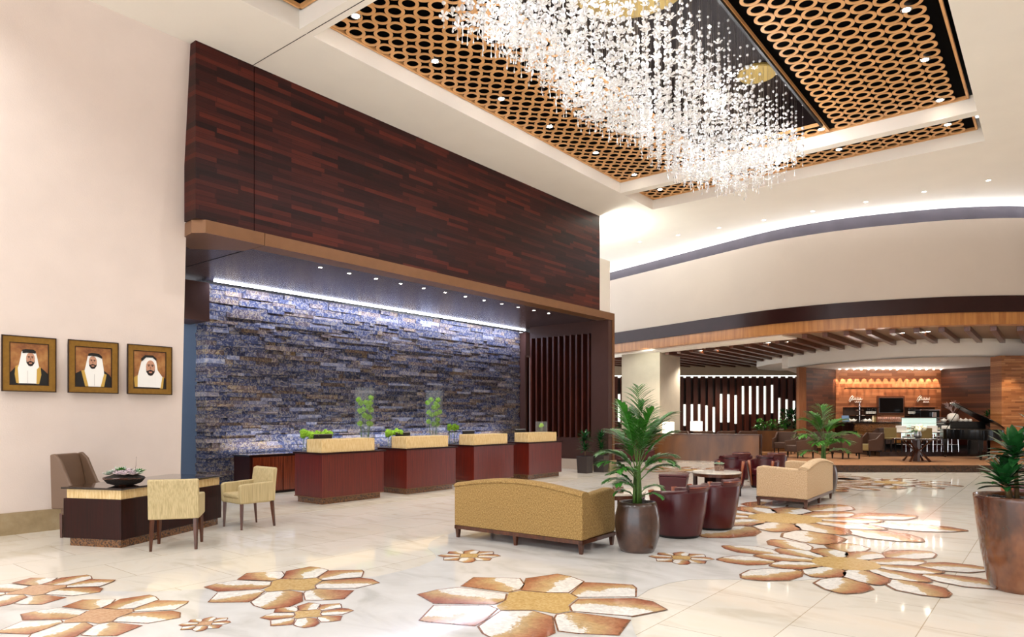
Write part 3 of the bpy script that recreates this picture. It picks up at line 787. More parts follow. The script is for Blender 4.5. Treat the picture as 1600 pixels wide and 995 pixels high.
for T, cxp, lab, yy in ((TALL, 253, 'tall clear cylinder of floating lime blooms behind the gap of first and second desks', None), (TALL2, 1165, 'tall clear cylinder of floating lime blooms behind the second reception desk', None)):
    px0 = 540+cxp/8.42; u = (px0-800)/FOC; dx = FX+RX*u; dy = FY+RY*u; tt = -12.85/dx
    x0, y0 = -12.85, dy*tt
    bl = []
    for (a, b) in T:
        ppx = 540+a/8.42; ppy = 600+b/8.42
        z = EYE+(HZ-ppy)/FOC*tt-.811
        off = (a-cxp)/8.42/FOC*tt
        bl.append((rr_.uniform(-.05, .05), off*1.0, z, .066))
    bloom_vase('tall_bloom_vase', lab, (x0, y0, .811), 1.45, .23, bl, 'tall vases of floating blooms')
bloom_vase('square_bloom_vase', 'square glass box with lime blooms on the farthest reception desk', (-10.55, 14.45, 1.172), .27, .11, [(0, .02, .17, .05), (.03, -.04, .19, .045), (-.03, 0, .15, .045)], None, square=True)

# ---- concierge desk
A_ = Vector((-9.50, 3.17)); B_ = Vector((-8.84, 3.50)); Cc = Vector((-9.63, 5.14))
ux = (Cc-B_).normalized(); uy = (A_-B_).normalized(); L_ = (Cc-B_).length; W_ = (A_-B_).length
ang = math.atan2(ux.y, ux.x)      # local x along the long side, local y toward back
t = thing('concierge_desk', 'low dark wood concierge desk with tan band and brown granite foot', 'desk', (B_.x, B_.y, 0), ang)
def pbx(x0, x1, y0, y1, z0, z1): return MB().box(x0, x1, y0, y1, z0, z1)
pbx(.0, L_, 0, W_, 0, .10).build('granite_plinth', granite, t)
g_ = MB().box(-.04, .5, -.04, W_+.06, .10, .585).box(.5, L_+.03, -.04, .32, .10, .585)
g_.build('cabinet_body', cherry_dark, t, bevel=.005)
pbx(-.02, L_+.01, -.02, W_+.03, .585, .70).build('tan_band', tan_panel, t, bevel=.003)
pbx(-.06, L_+.06, -.06, W_+.08, .70, .725).build('desktop', black_granite, t, bevel=.004)
DESKZ = .725
def dl(x, y): return (B_.x+ux.x*x+uy.x*y, B_.y+ux.y*x+uy.y*y)
# bowl of succulents
bx_, by_ = dl(.30, .22)
t = thing('succulent_bowl', 'woven twig bowl of grey succulents and pink rosettes on the concierge desk', 'plant bowl', (bx_, by_, DESKZ))
rb2 = random.Random(4)
MB().lathe([(.10, 0), (.19, .03), (.235, .085), (.225, .10), (.12, .14), (.001, .155)], 28, cap=False).build('bowl', soil, t, smooth=True)
tw = MB()
for k in range(70):
    a = rb2.uniform(0, 2*PI); z = rb2.uniform(.012, .10); r = .12+z*1.15; da = rb2.uniform(.4, 1.1)
    tw.tube([((r+rb2.uniform(0, .014))*math.cos(a+da*q/5), (r+rb2.uniform(0, .014))*math.sin(a+da*q/5), z+rb2.uniform(-.006, .006)) for q in range(6)], .005, 4)
tw.build('twig_weave', leg_wood, t)
def rosette(mb, c, r, n=9, m=0, up=.5):
    for ring_, (k, s) in enumerate(((n, 1), (n-2, .7), (max(3, n-4), .42))):
        for i in range(k):
            a = 2*PI*i/k+ring_*.4; el = up*(.35+.45*ring_)
            d = Vector((math.cos(a)*math.cos(el), math.sin(a)*math.cos(el), math.sin(el))); w_ = Vector((-math.sin(a), math.cos(a), 0))
            p = Vector(c)+Vector((0, 0, .004*ring_)); L2 = r*s
            up_ = d.cross(w_)*-1
            mb.add([p, p+d*L2*.5+w_*L2*.26, p+d*L2+up_*0, p+d*L2*.5-w_*L2*.26, p+d*L2*.5+Vector((0, 0, L2*.1)), p+d*L2*.5-Vector((0, 0, L2*.08))], [(0, 3, 4), (3, 2, 4), (2, 1, 4), (1, 0, 4), (0, 5, 3), (3, 5, 2), (2, 5, 1), (1, 5, 0)], m)
for k in range(26):
    a = rb2.uniform(0, 2*PI); r = .2*math.sqrt(rb2.random()); m_ = MB(); rosette(m_, (r*math.cos(a), r*math.sin(a), .175-1.4*r*r+rb2.uniform(-.01, .02)), rb2.uniform(.06, .09), 10, up=1.1)
    m_.build('rosette', [succ_pink, succ_pink, leafgrey, leafg][k % 4], t)
m_ = MB()
for k in range(9):
    a = k*.8; m_.tube([(-.12, .0, .11), (-.12+.03*math.cos(a), .03*math.sin(a), .16), (-.12+.07*math.cos(a), .06*math.sin(a), .21+.01*(k % 3))], [.012, .013, .004], 6)
m_.build('finger_succulent', leafgrey, t, smooth=True)
MB().tube([(.13, .05, .1), (.16, .07, .25), (.15, .08, .36)], .0018, 4).tube([(.15, .03, .1), (.24, .03, .19), (.28, .02, .22)], .0015, 4).build('dry_twigs', leg_wood, t)

# ---- high back chair behind the concierge desk
ch = thing('wingback_chair', 'tall taupe leather wingback chair behind the concierge desk', 'chair', (-10.14, 3.62, 0), face(uy.x*-1, uy.y*-1)+.15)
def wing(mb):
    pass
m_ = MB()
prof = [(-.27, .34), (-.27, .42), (.30, .42), (.30, .34)]
m_.box(-.26, .26, -.22, .30, .30, .46); m_.build('seat', brown_leather, ch, bevel=.03, seg=3)
m_ = MB()
for i, (z, y) in enumerate(((.40, -.18), (.6, -.20), (.8, -.235), (.98, -.27), (1.09, -.295))):
    w_ = .25-.012*i
    m_.v += [(-w_, y, z), (w_, y, z), (w_, y-.07, z), (-w_, y-.07, z)]
for i in range(4):
    o = i*4
    for k in range(4): m_.f.append([o+k, o+(k+1) % 4, o+4+(k+1) % 4, o+4+k]); m_.m.append(0)
m_.f.append([3, 2, 1, 0]); m_.m.append(0); m_.f.append([16, 17, 18, 19]); m_.m.append(0)
m_.build('backrest', brown_leather, ch, bevel=.015)
for s in (-1, 1):
    m_ = MB(); P = [(-.32, .38), (-.34, 1.09), (-.28, 1.10), (-.20, 1.02), (-.13, .86), (-.06, .7), (.10, .60), (.26, .56), (.28, .38)]
    m_.yzprism(P, s*.26-.025, s*.26+.025); m_.build('wing_side', brown_leather, ch, bevel=.018, seg=3)
    for yy in (-.22, .22): MB().obox((s*.22, yy, .16), .04, .04, .32, taper=.7).build('leg', leg_wood, ch)

# ---- striped armchairs
def make_armchair():
    t = thing('upholstered_armchair', '', 'armchair')
    m_ = MB().box(-.27, .27, -.22, .25, .36, .44); m_.build('seat_base', stripe, t, bevel=.015)
    MB().box(-.215, .215, -.16, .265, .43, .50).build('seat_cushion', stripe, t, bevel=.03, seg=3)
    m_ = MB()
    P = [(-.19, .37), (-.20, .5), (-.225, .7), (-.245, .83), (-.30, .85), (-.315, .83), (-.29, .6), (-.275, .37)]
    m_.yzprism(P, -.275, .275); m_.build('backrest', stripe, t, bevel=.018, seg=3)
    for s in (-1, 1):
        m_ = MB(); P = [(-.25, .37), (-.25, .655), (.0, .645), (.24, .635), (.265, .61), (.255, .37)]
        m_.yzprism(P, s*.245-.035, s*.245+.035); m_.build('armrest', stripe, t, bevel=.02, seg=3)
        for yy, k in ((.215, 1), (-.245, -1)):
            m_ = MB().tube([(s*.235, yy, .37), (s*.24, yy+k*.005-(.0 if k > 0 else .01), .2), (s*.245, yy+(.01 if k > 0 else -.035), 0)], [.03, .026, .017], 4)
            m_.build('leg', leg_wood, t)
    return t
ac = make_armchair()
ac.location = (-8.42, 3.98, 0); ac.rotation_euler[2] = face(-.83, .56); ac['label'] = 'beige striped armchair with its back to us, in front of the concierge desk'; ac['group'] = 'striped visitor armchairs'
dup(ac, (-9.13, 5.32, 0), face(-.02, -1), 'beige striped armchair at the right end of the concierge desk, seat visible', 'striped visitor armchairs')

# ---- sofas
def make_sofa(name, label, L, D, fab, loc, rz, arch=.10):
    t = thing(name, label, 'sofa', loc, rz, 'low curved back sofas')
    h0 = .70; n = 16
    # frame
    fr = MB().box(-L/2, L/2, -D/2, -D/2+.05, .12, .165).box(-L/2, L/2, D/2-.05, D/2, .12, .165).box(-L/2, -L/2+.05, -D/2, D/2, .12, .165).box(L/2-.05, L/2, -D/2, D/2, .12, .165)
    fr.box(-L/2+.04, L/2-.04, -D/2+.04, D/2-.04, .14, .18)
    fr.build('base_frame', leg_wood, t)
    for sx in (-1, 0, 1):
        for sy in (-1, 1):
            MB().obox((sx*(L/2-.035), sy*(D/2-.035), .062), .055, .055, .124, taper=.6).build('leg', leg_wood, t)
    # back with arched top
    P = [(-L/2, .165)]+[(-L/2+L*i/n, h0-.025+arch*math.sin(PI*i/n)**1.0) for i in range(n+1)]+[(L/2, .165)]
    MB().xzprism(P, -D/2, -D/2+.15).build('backrest', fab, t, bevel=.012)
    # padded crown of the back
    m_ = MB(); secs = []
    yb = -D/2+.07
    for i in range(n+1):
        x = -L/2+.0+L*i/n; z = h0-.025+arch*math.sin(PI*i/n)
        for k in range(9):
            a = PI*k/8; m_.v.append((x, yb-.085*math.cos(a), z+.045*math.sin(a)))
    for i in range(n):
        for k in range(8):
            o = i*9+k; m_.f.append([o, o+1, o+10, o+9]); m_.m.append(0)
    m_.f.append(list(range(9))); m_.m.append(0); m_.f.append(list(reversed(range(n*9, n*9+9)))); m_.m.append(0)
    m_.build('crown_pad', fab, t, smooth=True)
    MB().tube([(-L/2+L*i/n, -D/2-.006, h0-.025+arch*math.sin(PI*i/n)) for i in range(n+1)], .008, 6).build('piping', fab, t, smooth='all')
    for s in (-1, 1):
        a = MB(); xo = s*(L/2-.07)
        P = [(-D/2+.12, .165), (-D/2+.12, h0-.02), (-D/2+.3, h0-.015), (D/2-.1, h0+.015), (D/2, h0-.01), (D/2, .165)]
        a.yzprism(P, xo-.07, xo+.07); a.build('armrest', fab, t, bevel=.03, seg=3)
    MB().box(-L/2+.14, L/2-.14, -D/2+.13, D/2-.03, .18, .30).build('seat_base', fab, t, bevel=.01)
    for s in (-1, 1):
        MB().box(min(0, s*(L/2-.145))+(.004 if s > 0 else 0), max(0, s*(L/2-.145))-(.004 if s < 0 else 0), -D/2+.16, D/2-.005, .30, .43).build('seat_cushion', fab, t, bevel=.03, seg=3)
    return t
make_sofa('curved_sofa', 'long gold chenille sofa with arched back, its back toward us, beside the palm pot', 1.94, .80, sofa_fab, (-5.22, 6.96, 0), .035, .10)
s2a = Vector(gp(1189.5, 790.8)); s2b = Vector(gp(1259.7, 796)); s2c = Vector(gp(1299, 779))
dv = (s2c-s2b).normalized()
L2 = 1.94
cc2 = s2b+dv*(L2/2)+Vector((-dv.y, dv.x))*.41
make_sofa('curved_sofa', 'pale beige chenille sofa seen from its end, facing left beside the tub chairs', L2, .86, sofa_fab2, (cc2.x, cc2.y, 0), math.atan2(dv.y, dv.x), .10)

# ---- leather tub chairs
def make_tub():
    t = thing('tub_chair', '', 'tub chair')
    MB().lathe([(.24, 0), (.25, .03), (.25, .04)], 28).build('base_ring', blackm, t, smooth=True)
    def shell(z0, ztop, r0, r1, th, a0, a1, n=28, pad=0):
        m_ = MB(); 
        for i in range(n+1):
            a = math.radians(a0+(a1-a0)*i/n)-PI/2
            zt = ztop(a0+(a1-a0)*i/n); c_, s_ = math.cos(a), math.sin(a); rt = r0+(r1-r0)*(zt-z0)/(.68-z0)
            sec = [(r0, z0), ((r0+rt)/2+.012, (z0+zt)/2), (rt, zt-.03), (rt-.015, zt), (rt-th*.5, zt+.012+pad), (rt-th+.01, zt), (rt-th, zt-.03), (r0-.05, z0+.1), (r0-.06, z0)]
            m_.v += [(r*c_, r*s_, z) for r, z in sec]
        k = len(sec)
        for i in range(n):
            for q in range(k): m_.f.append([i*k+q, (i+1)*k+q, (i+1)*k+(q+1) % k, i*k+(q+1) % k]); m_.m.append(0)
        m_.f.append(list(range(k))); m_.m.append(0); m_.f.append(list(reversed(range(n*k, n*k+k)))); m_.m.append(0)
        return m_
    shell(.04, lambda d: .60+.02*math.cos(math.radians(d)), .27, .36, .09, -128, 128).build('shell', maroon, t, smooth=True)
    shell(.59, lambda d: .685, .345, .365, .10, -38, 38, 12).build('back_bolster', maroon, t, smooth=True)
    m_ = MB()
    for zz in (.60, .62): m_.tube([(.362*math.cos(math.radians(d)-PI/2), .362*math.sin(math.radians(d)-PI/2), zz+.04) for d in range(-38, 39, 6)], .006, 5)
    m_.build('bolster_trim', trim_wood, t)
    for s in (-1, 1):
        a = math.radians(s*128)-PI/2; rr2 = .32
        MB().tube([(.25*math.cos(a), .25*math.sin(a), .05), (.29*math.cos(a), .29*math.sin(a), .35), (.325*math.cos(a), .325*math.sin(a), .605)], [.022, .026, .036], 8).build('arm_front_trim', trim_wood, t, smooth='all')
    MB().lathe([(.245, .04), (.255, .27), (.20, .28)], 28).build('seat_drum', maroon, t, smooth=True)
    MB().lathe([(.20, .27), (.262, .285), (.275, .33), (.27, .39), (.235, .42), (.12, .435), (.001, .437)], 28, cap=False).build('seat_cushion', maroon, t, smooth=True)
    return t
tub = make_tub()
def plc(px, d): x, y = site(px, d); return (x, y, 0)
tubs = [((-3.95, 8.48, 0), face(-1, .1), 'maroon leather tub chair just right of the palm pot, nearest of its kind'), ((-3.82, 9.36, 0), face(-1, .15), 'maroon leather tub chair directly behind the nearest one, facing left'),
        (plc(1141, 15.1), face(.42, -.9), 'maroon tub chair facing us behind the round table with succulent'), (plc(1192, 15.2), face(.1, -1), 'maroon tub chair half hidden behind the pale sofa arm'),
        (plc(1153, 17.2), face(-.6, .8), 'maroon tub chair back showing above the row, behind the round table'), (plc(1207, 17.0), face(-.6, .8), 'maroon tub chair back showing just above the pale sofa, left end'),
        (plc(1600, 9.6), face(-.9, -.2), 'purplish maroon leather chair behind the big planter at the right edge')]
for i, (p, r, l) in enumerate(tubs):
    if i == 0: tub.location = p; tub.rotation_euler[2] = r; tub['label'] = l; tub['group'] = 'maroon leather tub chairs'
    else:
        q = dup(tub, p, r, l, 'maroon leather tub chairs')
        if i < 2: q.scale = (1.05, 1.05, 1.04)
tub.scale = (1.13, 1.13, 1.02)
# ---- ottoman
x, y = site(1053, 13.25)
t = thing('leather_ottoman', 'square tapered maroon leather stool left of the round marble table', 'ottoman', (x, y, 0), .34)
MB().obox((0, 0, .02), .36, .36, .04).build('foot', blackm, t)
m_ = MB(); 
for z, w_ in ((.04, .43), (.2, .47), (.38, .52), (.43, .54)): m_.v += [(-w_/2, -w_/2, z), (w_/2, -w_/2, z), (w_/2, w_/2, z), (-w_/2, w_/2, z)]
for i in range(3):
    for k in range(4): m_.f.append([i*4+k, i*4+(k+1) % 4, i*4+4+(k+1) % 4, i*4+4+k]); m_.m.append(0)
m_.f.append([3, 2, 1, 0]); m_.m.append(0); m_.f.append([12, 13, 14, 15]); m_.m.append(0)
m_.build('body', maroon, t, bevel=.02, seg=3)
MB().box(-.265, .265, -.265, .265, .43, .475).build('seat_pad', maroon, t, bevel=.02, seg=3)
# ---- round tables
def make_round_table():
    t = thing('round_coffee_table', '', 'coffee table')
    MB().lathe([(.44, .455), (.47, .46), (.475, .475), (.47, .487), (.44, .49)], 48).build('marble_top', marble_mat('table_marble', [(.35, '#d8cdbb'), (.6, '#ece4d6')], 4, .12), t, smooth=True)
    MB().lathe([(.465, .40), (.465, .455)], 48).build('apron', leg_wood, t, smooth=True)
    for a0 in (math.radians(20), math.radians(110), math.radians(200), math.radians(290)):
        m_ = MB(); n = 6; w_ = math.radians(34)
        vs = []
        for r in (.46, .43):
            for z in (0, .40):
                for i in range(n+1): a = a0+w_*i/n; vs.append((r*math.cos(a), r*math.sin(a), z))
        k = n+1; fs = []
        for i in range(n): fs += [(i, i+1, k+i+1, k+i), (2*k+i+1, 2*k+i, 3*k+i, 3*k+i+1), (i+1, i, 2*k+i, 2*k+i+1), (k+i, k+i+1, 3*k+i+1, 3*k+i)]
        fs += [(0, k, 3*k, 2*k), (n, 2*k+n, 3*k+n, k+n)]
        m_.add(vs, fs); m_.build('curved_leg_panel', cherry_dark, t, smooth=True)
    MB().lathe([(.40, .05), (.40, .08)], 40).build('lower_shelf', leg_wood, t)
    return t
rt = make_round_table(); x, y = site(1120, 13.6); rt.location = (x, y, 0); rt['label'] = 'round marble topped coffee table among the maroon tub chairs'; rt['group'] = 'round marble coffee tables'
dup(rt, (-5.14, 8.85, 0), .3, 'round marble coffee table half hidden behind the gold sofa and the palm', 'round marble coffee tables')
def succ_pot(loc, label, s=1.0):
    t = thing('succulent_pot', label, 'succulent', loc, .3, 'small table succulents')
    MB().box(-.085*s, .085*s, -.06*s, .06*s, 0, .11*s).build('mosaic_box', speckle('twig_box' + str(s), ['#3a2018', '#7a5a4a', '#a08a7a'], 40, .6) if ('twig_box'+str(s)) not in MATS else MATS['twig_box'+str(s)], t)
    for k, (x, y) in enumerate(((-.04, 0), (.03, .02), (0, -.03), (.05, -.02), (-.06, .02))):
        m_ = MB(); rosette(m_, (x*s, y*s, .12*s), .075*s, 8, up=1.6); m_.build('rosette', leafgrey, t)
    return t
x, y = site(1124, 13.75); succ_pot((x, y, .49), 'grey succulents in a twig box on the marble table by the tub chairs', 1.0)
t_ = succ_pot((-4.93, 8.62, .49), 'small spiky succulent on the half hidden table behind the gold sofa', .8)

# ---- portraits on the left wall
def portrait(y0, y1, z0, z1, pic, label, kk):
    zc = (z0+z1)/2; X = -10.97+.76*zc/7.2
    t = thing('framed_portrait', label, 'picture', (X+.03, (y0+y1)/2, zc), 0, 'framed portraits on the cream wall')
    t.rotation_euler[1] = -0.0
    W = (y1-y0); Hh = (z1-z0); fw_ = .095
    e = MB()
    for k, (o, w2, dpt, mi) in enumerate(((0, .012, .03, 1), (.012, fw_-.022, .022, 0), (fw_-.01, .010, .016, 1))):
        a = -W/2+o; b = W/2-o; c = -Hh/2+o; d = Hh/2-o
        e.box(0, dpt, a, a+w2, c, d, mi); e.box(0, dpt, b-w2, b, c, d, mi); e.box(0, dpt, a+w2, b-w2, c, c+w2, mi); e.box(0, dpt, a+w2, b-w2, d-w2, d, mi)
    e.build('frame', [frame_gold, frame_dark], t)
    MB().box(-.03, .004, -W/2+.01, W/2-.01, -Hh/2+.01, Hh/2-.01).build('backing', frame_dark, t)
    iw = W-2*fw_; ih = Hh-2*fw_
    m_ = MB(); mats = []; 
    for li, (mat, poly) in enumerate(pic):
        if mat not in mats: mats.append(mat)
        xx = .006+.0006*li
        P = [((u-.5)*iw, (.5-v)*ih) for u, v in poly]; n = len(P)
        a = sum(P[i][0]*P[(i+1) % n][1]-P[(i+1) % n][0]*P[i][1] for i in range(n))
        if a < 0: P.reverse()
        m_.add([(xx, p[0], p[1]) for p in P], [tuple(range(n))], mats.index(mat))
    m_.build('painting', mats, t)
def pm(n, c, r=.6): return MATS.get(n) or M(n, c, r)
PB = speckle('portrait_ochre_ground', ['#7a4826', '#9a6434', '#b08048'], 6, .6, detail=3)
PW = pm('paint_white', '#eceae4'); PK = pm('paint_black', '#12100f'); PG = pm('paint_gold', '#c09a45'); PS = pm('paint_skin', '#c08e72'); PD = pm('paint_beard', '#1d1210'); PSH = pm('paint_grey', '#b9b4ac'); PR = pm('paint_lip', '#8a4438')
def ell(cx, cy, rx, ry, n=16, a0=0, a1=360): return [(cx+rx*math.cos(math.radians(a0+(a1-a0)*i/n)), cy+ry*math.sin(math.radians(a0+(a1-a0)*i/n))) for i in range(n+(0 if a1-a0 == 360 else 1))]
def face_parts(cx, cy, s, mouth_beard=True):
    return [(PS, ell(cx, cy, .115*s, .15*s)),
            (PD, [(cx-.112*s, cy+.03*s), (cx-.09*s, cy+.09*s), (cx-.05*s, cy+.075*s), (cx, cy+.055*s), (cx+.05*s, cy+.075*s), (cx+.09*s, cy+.09*s), (cx+.112*s, cy+.03*s), (cx+.105*s, cy+.11*s), (cx+.05*s, cy+.18*s), (cx, cy+.19*s), (cx-.05*s, cy+.18*s), (cx-.105*s, cy+.11*s)]),
            (PS, ell(cx, cy+.11*s, .045*s, .022*s, 10)), (PR, ell(cx, cy+.1*s, .035*s, .010*s, 8)),
            (PD, ell(cx-.045*s, cy-.045*s, .035*s, .010*s, 8)), (PD, ell(cx+.045*s, cy-.045*s, .035*s, .010*s, 8)),
            (PD, ell(cx-.045*s, cy-.018*s, .018*s, .009*s, 8)), (PD, ell(cx+.045*s, cy-.018*s, .018*s, .009*s, 8)),
            (pm('paint_skin_shade', '#8f5a42'), [(cx-.008*s, cy-.02*s), (cx+.016*s, cy+.035*s), (cx-.02*s, cy+.035*s)])]
FULL = [(0, 0), (1, 0), (1, 1), (0, 1)]
pic1 = [(PB, FULL), (PK, [(0, .72), (.12, .6), (.3, .52), (.7, .52), (.85, .6), (1, .72), (1, 1), (0, 1)]),
        (PG, [(.14, .56), (.24, .52), (.24, .98), (.16, .96), (.12, .75)]), (PG, [(.68, .52), (.8, .56), (.82, .75), (.76, .98), (.68, .98)]),
        (PW, [(.22, .55), (.27, .35), (.3, .2), (.38, .14), (.6, .14), (.68, .22), (.72, .38), (.76, .56), (.70, .62), (.69, .97), (.23, .97), (.2, .6)]),
        (PSH, [(.45, .66), (.46, .66), (.46, .96), (.45, .96)])]+face_parts(.53, .36, 1.0)+[(PK, [(.31, .16), (.4, .135), (.6, .14), (.67, .18), (.66, .235), (.56, .225), (.42, .225), (.32, .24)])]
pic2 = [(PB, FULL), (PK, [(0, .68), (.2, .58), (.4, .5), (.7, .52), (.95, .68), (1, .75), (1, 1), (0, 1)]),
        (PG, [(.16, .6), (.25, .57), (.36, 1), (.27, 1)]), (PG, [(.76, .64), (.87, .68), (.8, 1), (.68, 1)]),
        (PW, [(.25, .6), (.3, .4), (.34, .22), (.44, .15), (.64, .15), (.74, .26), (.78, .5), (.8, .66), (.7, 1), (.36, 1)]),
        (PSH, [(.52, .68), (.53, .68), (.53, .98), (.52, .98)])]+face_parts(.48, .36, .98)+[(PK, [(.35, .16), (.45, .13), (.65, .15), (.74, .22), (.73, .27), (.6, .22), (.42, .21), (.35, .22)])]
pic3 = [(PB, FULL), (PK, [(0, .72), (.2, .6), (.85, .66), (1, .72), (1, 1), (0, 1)]), (PG, [(.0, .72), (.14, .64), (.14, .97), (.03, .97)]), (PG, [(.76, .68), (.95, .68), (.92, 1), (.82, 1)]),
        (PW, [(.12, .68), (.2, .4), (.26, .2), (.36, .12), (.6, .12), (.7, .24), (.75, .5), (.9, .68), (.84, .98), (.12, .97)])]+face_parts(.52, .42, 1.25)+[(PK, [(.22, .2), (.35, .1), (.6, .1), (.71, .18), (.7, .24), (.58, .16), (.38, .16), (.24, .28)])]
portrait(2.785, 3.405, 1.915, 2.65, pic1, 'gold framed portrait at the far left, man with white headcloth looking slightly down', 0)
portrait(3.545, 4.195, 1.915, 2.655, pic2, 'gold framed portrait in the middle, man in white headcloth with dark gold trimmed robe', 1)
portrait(4.315, 4.965, 1.915, 2.655, pic3, 'gold framed portrait at the right, bearded man with a larger close up face', 2)
# ================================================================== PLANTS
def strap(mb, base, az, el, L, w, droop, n=5, tip=.1, fold=.25, m=0):
    """a blade curving down from its base, widest in the middle, folded along its rib"""
    p = Vector(base); e = el; pts = []
    for i in range(n+1):
        d = Vector((math.cos(az)*math.cos(e), math.sin(az)*math.cos(e), math.sin(e))); pts.append((p.copy(), d))
        p = p+d*(L/n); e -= droop/n
    sd = Vector((-math.sin(az), math.cos(az), 0)); o = len(mb.v)
    for i, (q, d) in enumerate(pts):
        t = i/n; ww = w*(math.sin(PI*min(1, .12+t*.88))**.8)*.5+w*.03
        if i == n: ww = w*.02
        up = sd.cross(d)*-1
        for k in (-1, 0, 1):
            v = q+sd*k*ww+(up*(-fold*ww) if k == 0 else Vector((0, 0, 0))); mb.v.append(tuple(v))
    for i in range(n):
        for k in (0, 1):
            a = o+i*3+k; mb.f.append([a, a+1, a+4, a+3]); mb.m.append(m)
def frond(mb, base, az, el, L, droop, nl, ll, lw, rnd, m=0):
    n = 14; p = Vector(base); e = el; P = []; T = []
    for i in range(n+1):
        d = Vector((math.cos(az)*math.cos(e), math.sin(az)*math.cos(e), math.sin(e))); P.append(p.copy()); T.append(d)
        p = p+d*(L/n); e -= droop/n*(.4+1.2*i/n)
    mb.tube(P, [.007*(1-i/n*.75) for i in range(n+1)], 5, 1)
    sd = Vector((-math.sin(az), math.cos(az), 0))
    for i in range(nl):
        t = .28+.72*i/(nl-1); f_ = t*n; k = min(int(f_), n-1); q = P[k].lerp(P[k+1], f_-k); d = T[k]
        s_ = ll*(math.sin(PI*min(1, .25+.7*(t-.28)/.72))**.6)*rnd.uniform(.85, 1.1)
        for sgn in (-1, 1):
            out = (d*(.42+.6*t)+sd*sgn*(1.0-.35*t)+Vector((0, 0, .08))).normalized()
            a2 = math.atan2(out.y, out.x); e2 = math.asin(max(-1, min(1, out.z)))
            strap(mb, q, a2+rnd.uniform(-.08, .08), e2+rnd.uniform(-.05, .1), s_, lw, rnd.uniform(.5, 1.0), 4, m=0)
    return P
def lathe_pot(t, prof, mat, top, rr):
    po = MB().lathe(prof, 48, cap=False).build('pot', mat, t, smooth='all')
    m_ = MB().lathe([(rr, top-.035), (.001, top-.03)], 32, cap=False)
    r2 = random.Random(8)
    for k in range(90):
        a = r2.uniform(0, 2*PI); r = rr*math.sqrt(r2.random())*.96; m_.ball((r*math.cos(a), r*math.sin(a), top-.028), r2.uniform(.008, .016), 6, 4, sz=.6)
    m_.build('pebbles', soil, po, smooth=True)
rp = random.Random(12)
def palm(loc, label, fr, potprof, potmat, top, rr, leafmat, trunk_h, group=None, ll=.24, lw=.03):
    t = thing('potted_palm', label, 'potted palm', loc, 0, group)
    lathe_pot(t, potprof, potmat, top, rr)
    st = MB()
    for k in range(7):
        a = k*.9; r0 = .015+.02*(k % 3)
        st.tube([(r0*math.cos(a), r0*math.sin(a), top-.04), (r0*1.1*math.cos(a), r0*1.1*math.sin(a), top+.12), (r0*.9*math.cos(a+.2), r0*.9*math.sin(a+.2), top+trunk_h)], [.022, .016, .009], 7)
    st.build('stems', stemg, t, smooth='all')
    for (az, z, el, L, dr, nl, k) in fr:
        m_ = MB(); frond(m_, (.02*math.cos(az), .02*math.sin(az), z), az, el, L, dr, nl+5, ll*k, lw, rp)
        m_.build('frond', [leafmat, stemg], t, smooth=True)
    return t
D2 = math.radians
def vaz(deg): return YAW+D2(deg)       # 0 = to the right as seen, 90 = away
P1 = [(.12, 0), (.185, .0), (.215, .05), (.25, .17), (.265, .30), (.258, .42), (.235, .53), (.218, .585), (.205, .588), (.198, .57), (.19, .54)]
x, y = site(996, 8.06)
fr1 = [(vaz(75), 1.10, D2(86), .86, .45, 17, 1.15), (vaz(20), 1.0, D2(72), .80, .9, 17, 1.1), (vaz(200), 1.05, D2(82), .74, .5, 15, 1.0), (vaz(-60), 1.0, D2(80), .72, .55, 15, 1.05), (vaz(-15), .98, D2(66), .62, 1.0, 14, .95),
       (vaz(178), .92, D2(60), .52, 1.6, 15, 1.0), (vaz(155), .9, D2(64), .46, 1.3, 13, .9), (vaz(5), .9, D2(58), .50, 1.5, 15, .95), (vaz(-30), .9, D2(52), .46, 1.5, 14, .9), (vaz(225), .85, D2(50), .42, 1.6, 12, .8),
       (vaz(185), .72, D2(62), .40, 1.5, 11, .75), (vaz(215), .70, D2(48), .36, 1.5, 10, .7), (vaz(10), .66, D2(52), .34, 1.9, 8, .55), (vaz(-25), .62, D2(40), .30, 1.7, 7, .5), (vaz(170), .62, D2(50), .28, 1.9, 7, .5)]
fr1 += [(vaz(100), 1.0, D2(80), .74, .6, 16, 1.1), (vaz(-100), 1.02, D2(78), .60, .8, 15, 1.0), (vaz(45), .95, D2(70), .66, 1.1, 15, 1.0), (vaz(135), .95, D2(72), .62, 1.0, 15, 1.0), (vaz(190), .85, D2(50), .5, 1.3, 15, .95), (vaz(-5), .82, D2(50), .48, 1.3, 14, .9), (vaz(160), .74, D2(40), .38, 1.4, 11, .8), (vaz(60), 1.1, D2(82), .70, .5, 16, 1.1)]
palm((x, y, 0), 'kentia palm in a round dark bronze glazed pot right of the gold sofa', fr1, P1, pot_bronze, .585, .195, leafg, .42, None, .27, .031)
x, y = site(1287, 14.1)
fr2 = [(vaz(a), z, D2(e), L, dr, nl, k) for a, z, e, L, dr, nl, k in [(80, 1.15, 85, .66, .5, 16, 1.2), (10, 1.1, 70, .62, 1.3, 16, 1.2), (165, 1.1, 72, .6, 1.3, 16, 1.2), (-20, 1.0, 50, .66, 1.5, 16, 1.2), (200, .95, 48, .68, 1.4, 16, 1.2), (30, .95, 55, .62, 1.4, 15, 1.1), (150, 1.0, 60, .58, 1.4, 15, 1.1), (-50, .9, 48, .55, 1.5, 14, 1.1), (230, .9, 45, .55, 1.5, 14, 1.0), (0, .78, 40, .50, 1.5, 12, .9), (185, .75, 40, .5, 1.6, 12, .9), (-75, .85, 60, .5, 1.3, 12, 1.0), (120, 1.15, 76, .6, .8, 14, 1.1)]]
palm((x, y, 0), 'feathery bright green palm rising behind the pale beige sofa', fr2, P1, pot_bronze, .585, .195, leafp, .5, None, .30, .036)

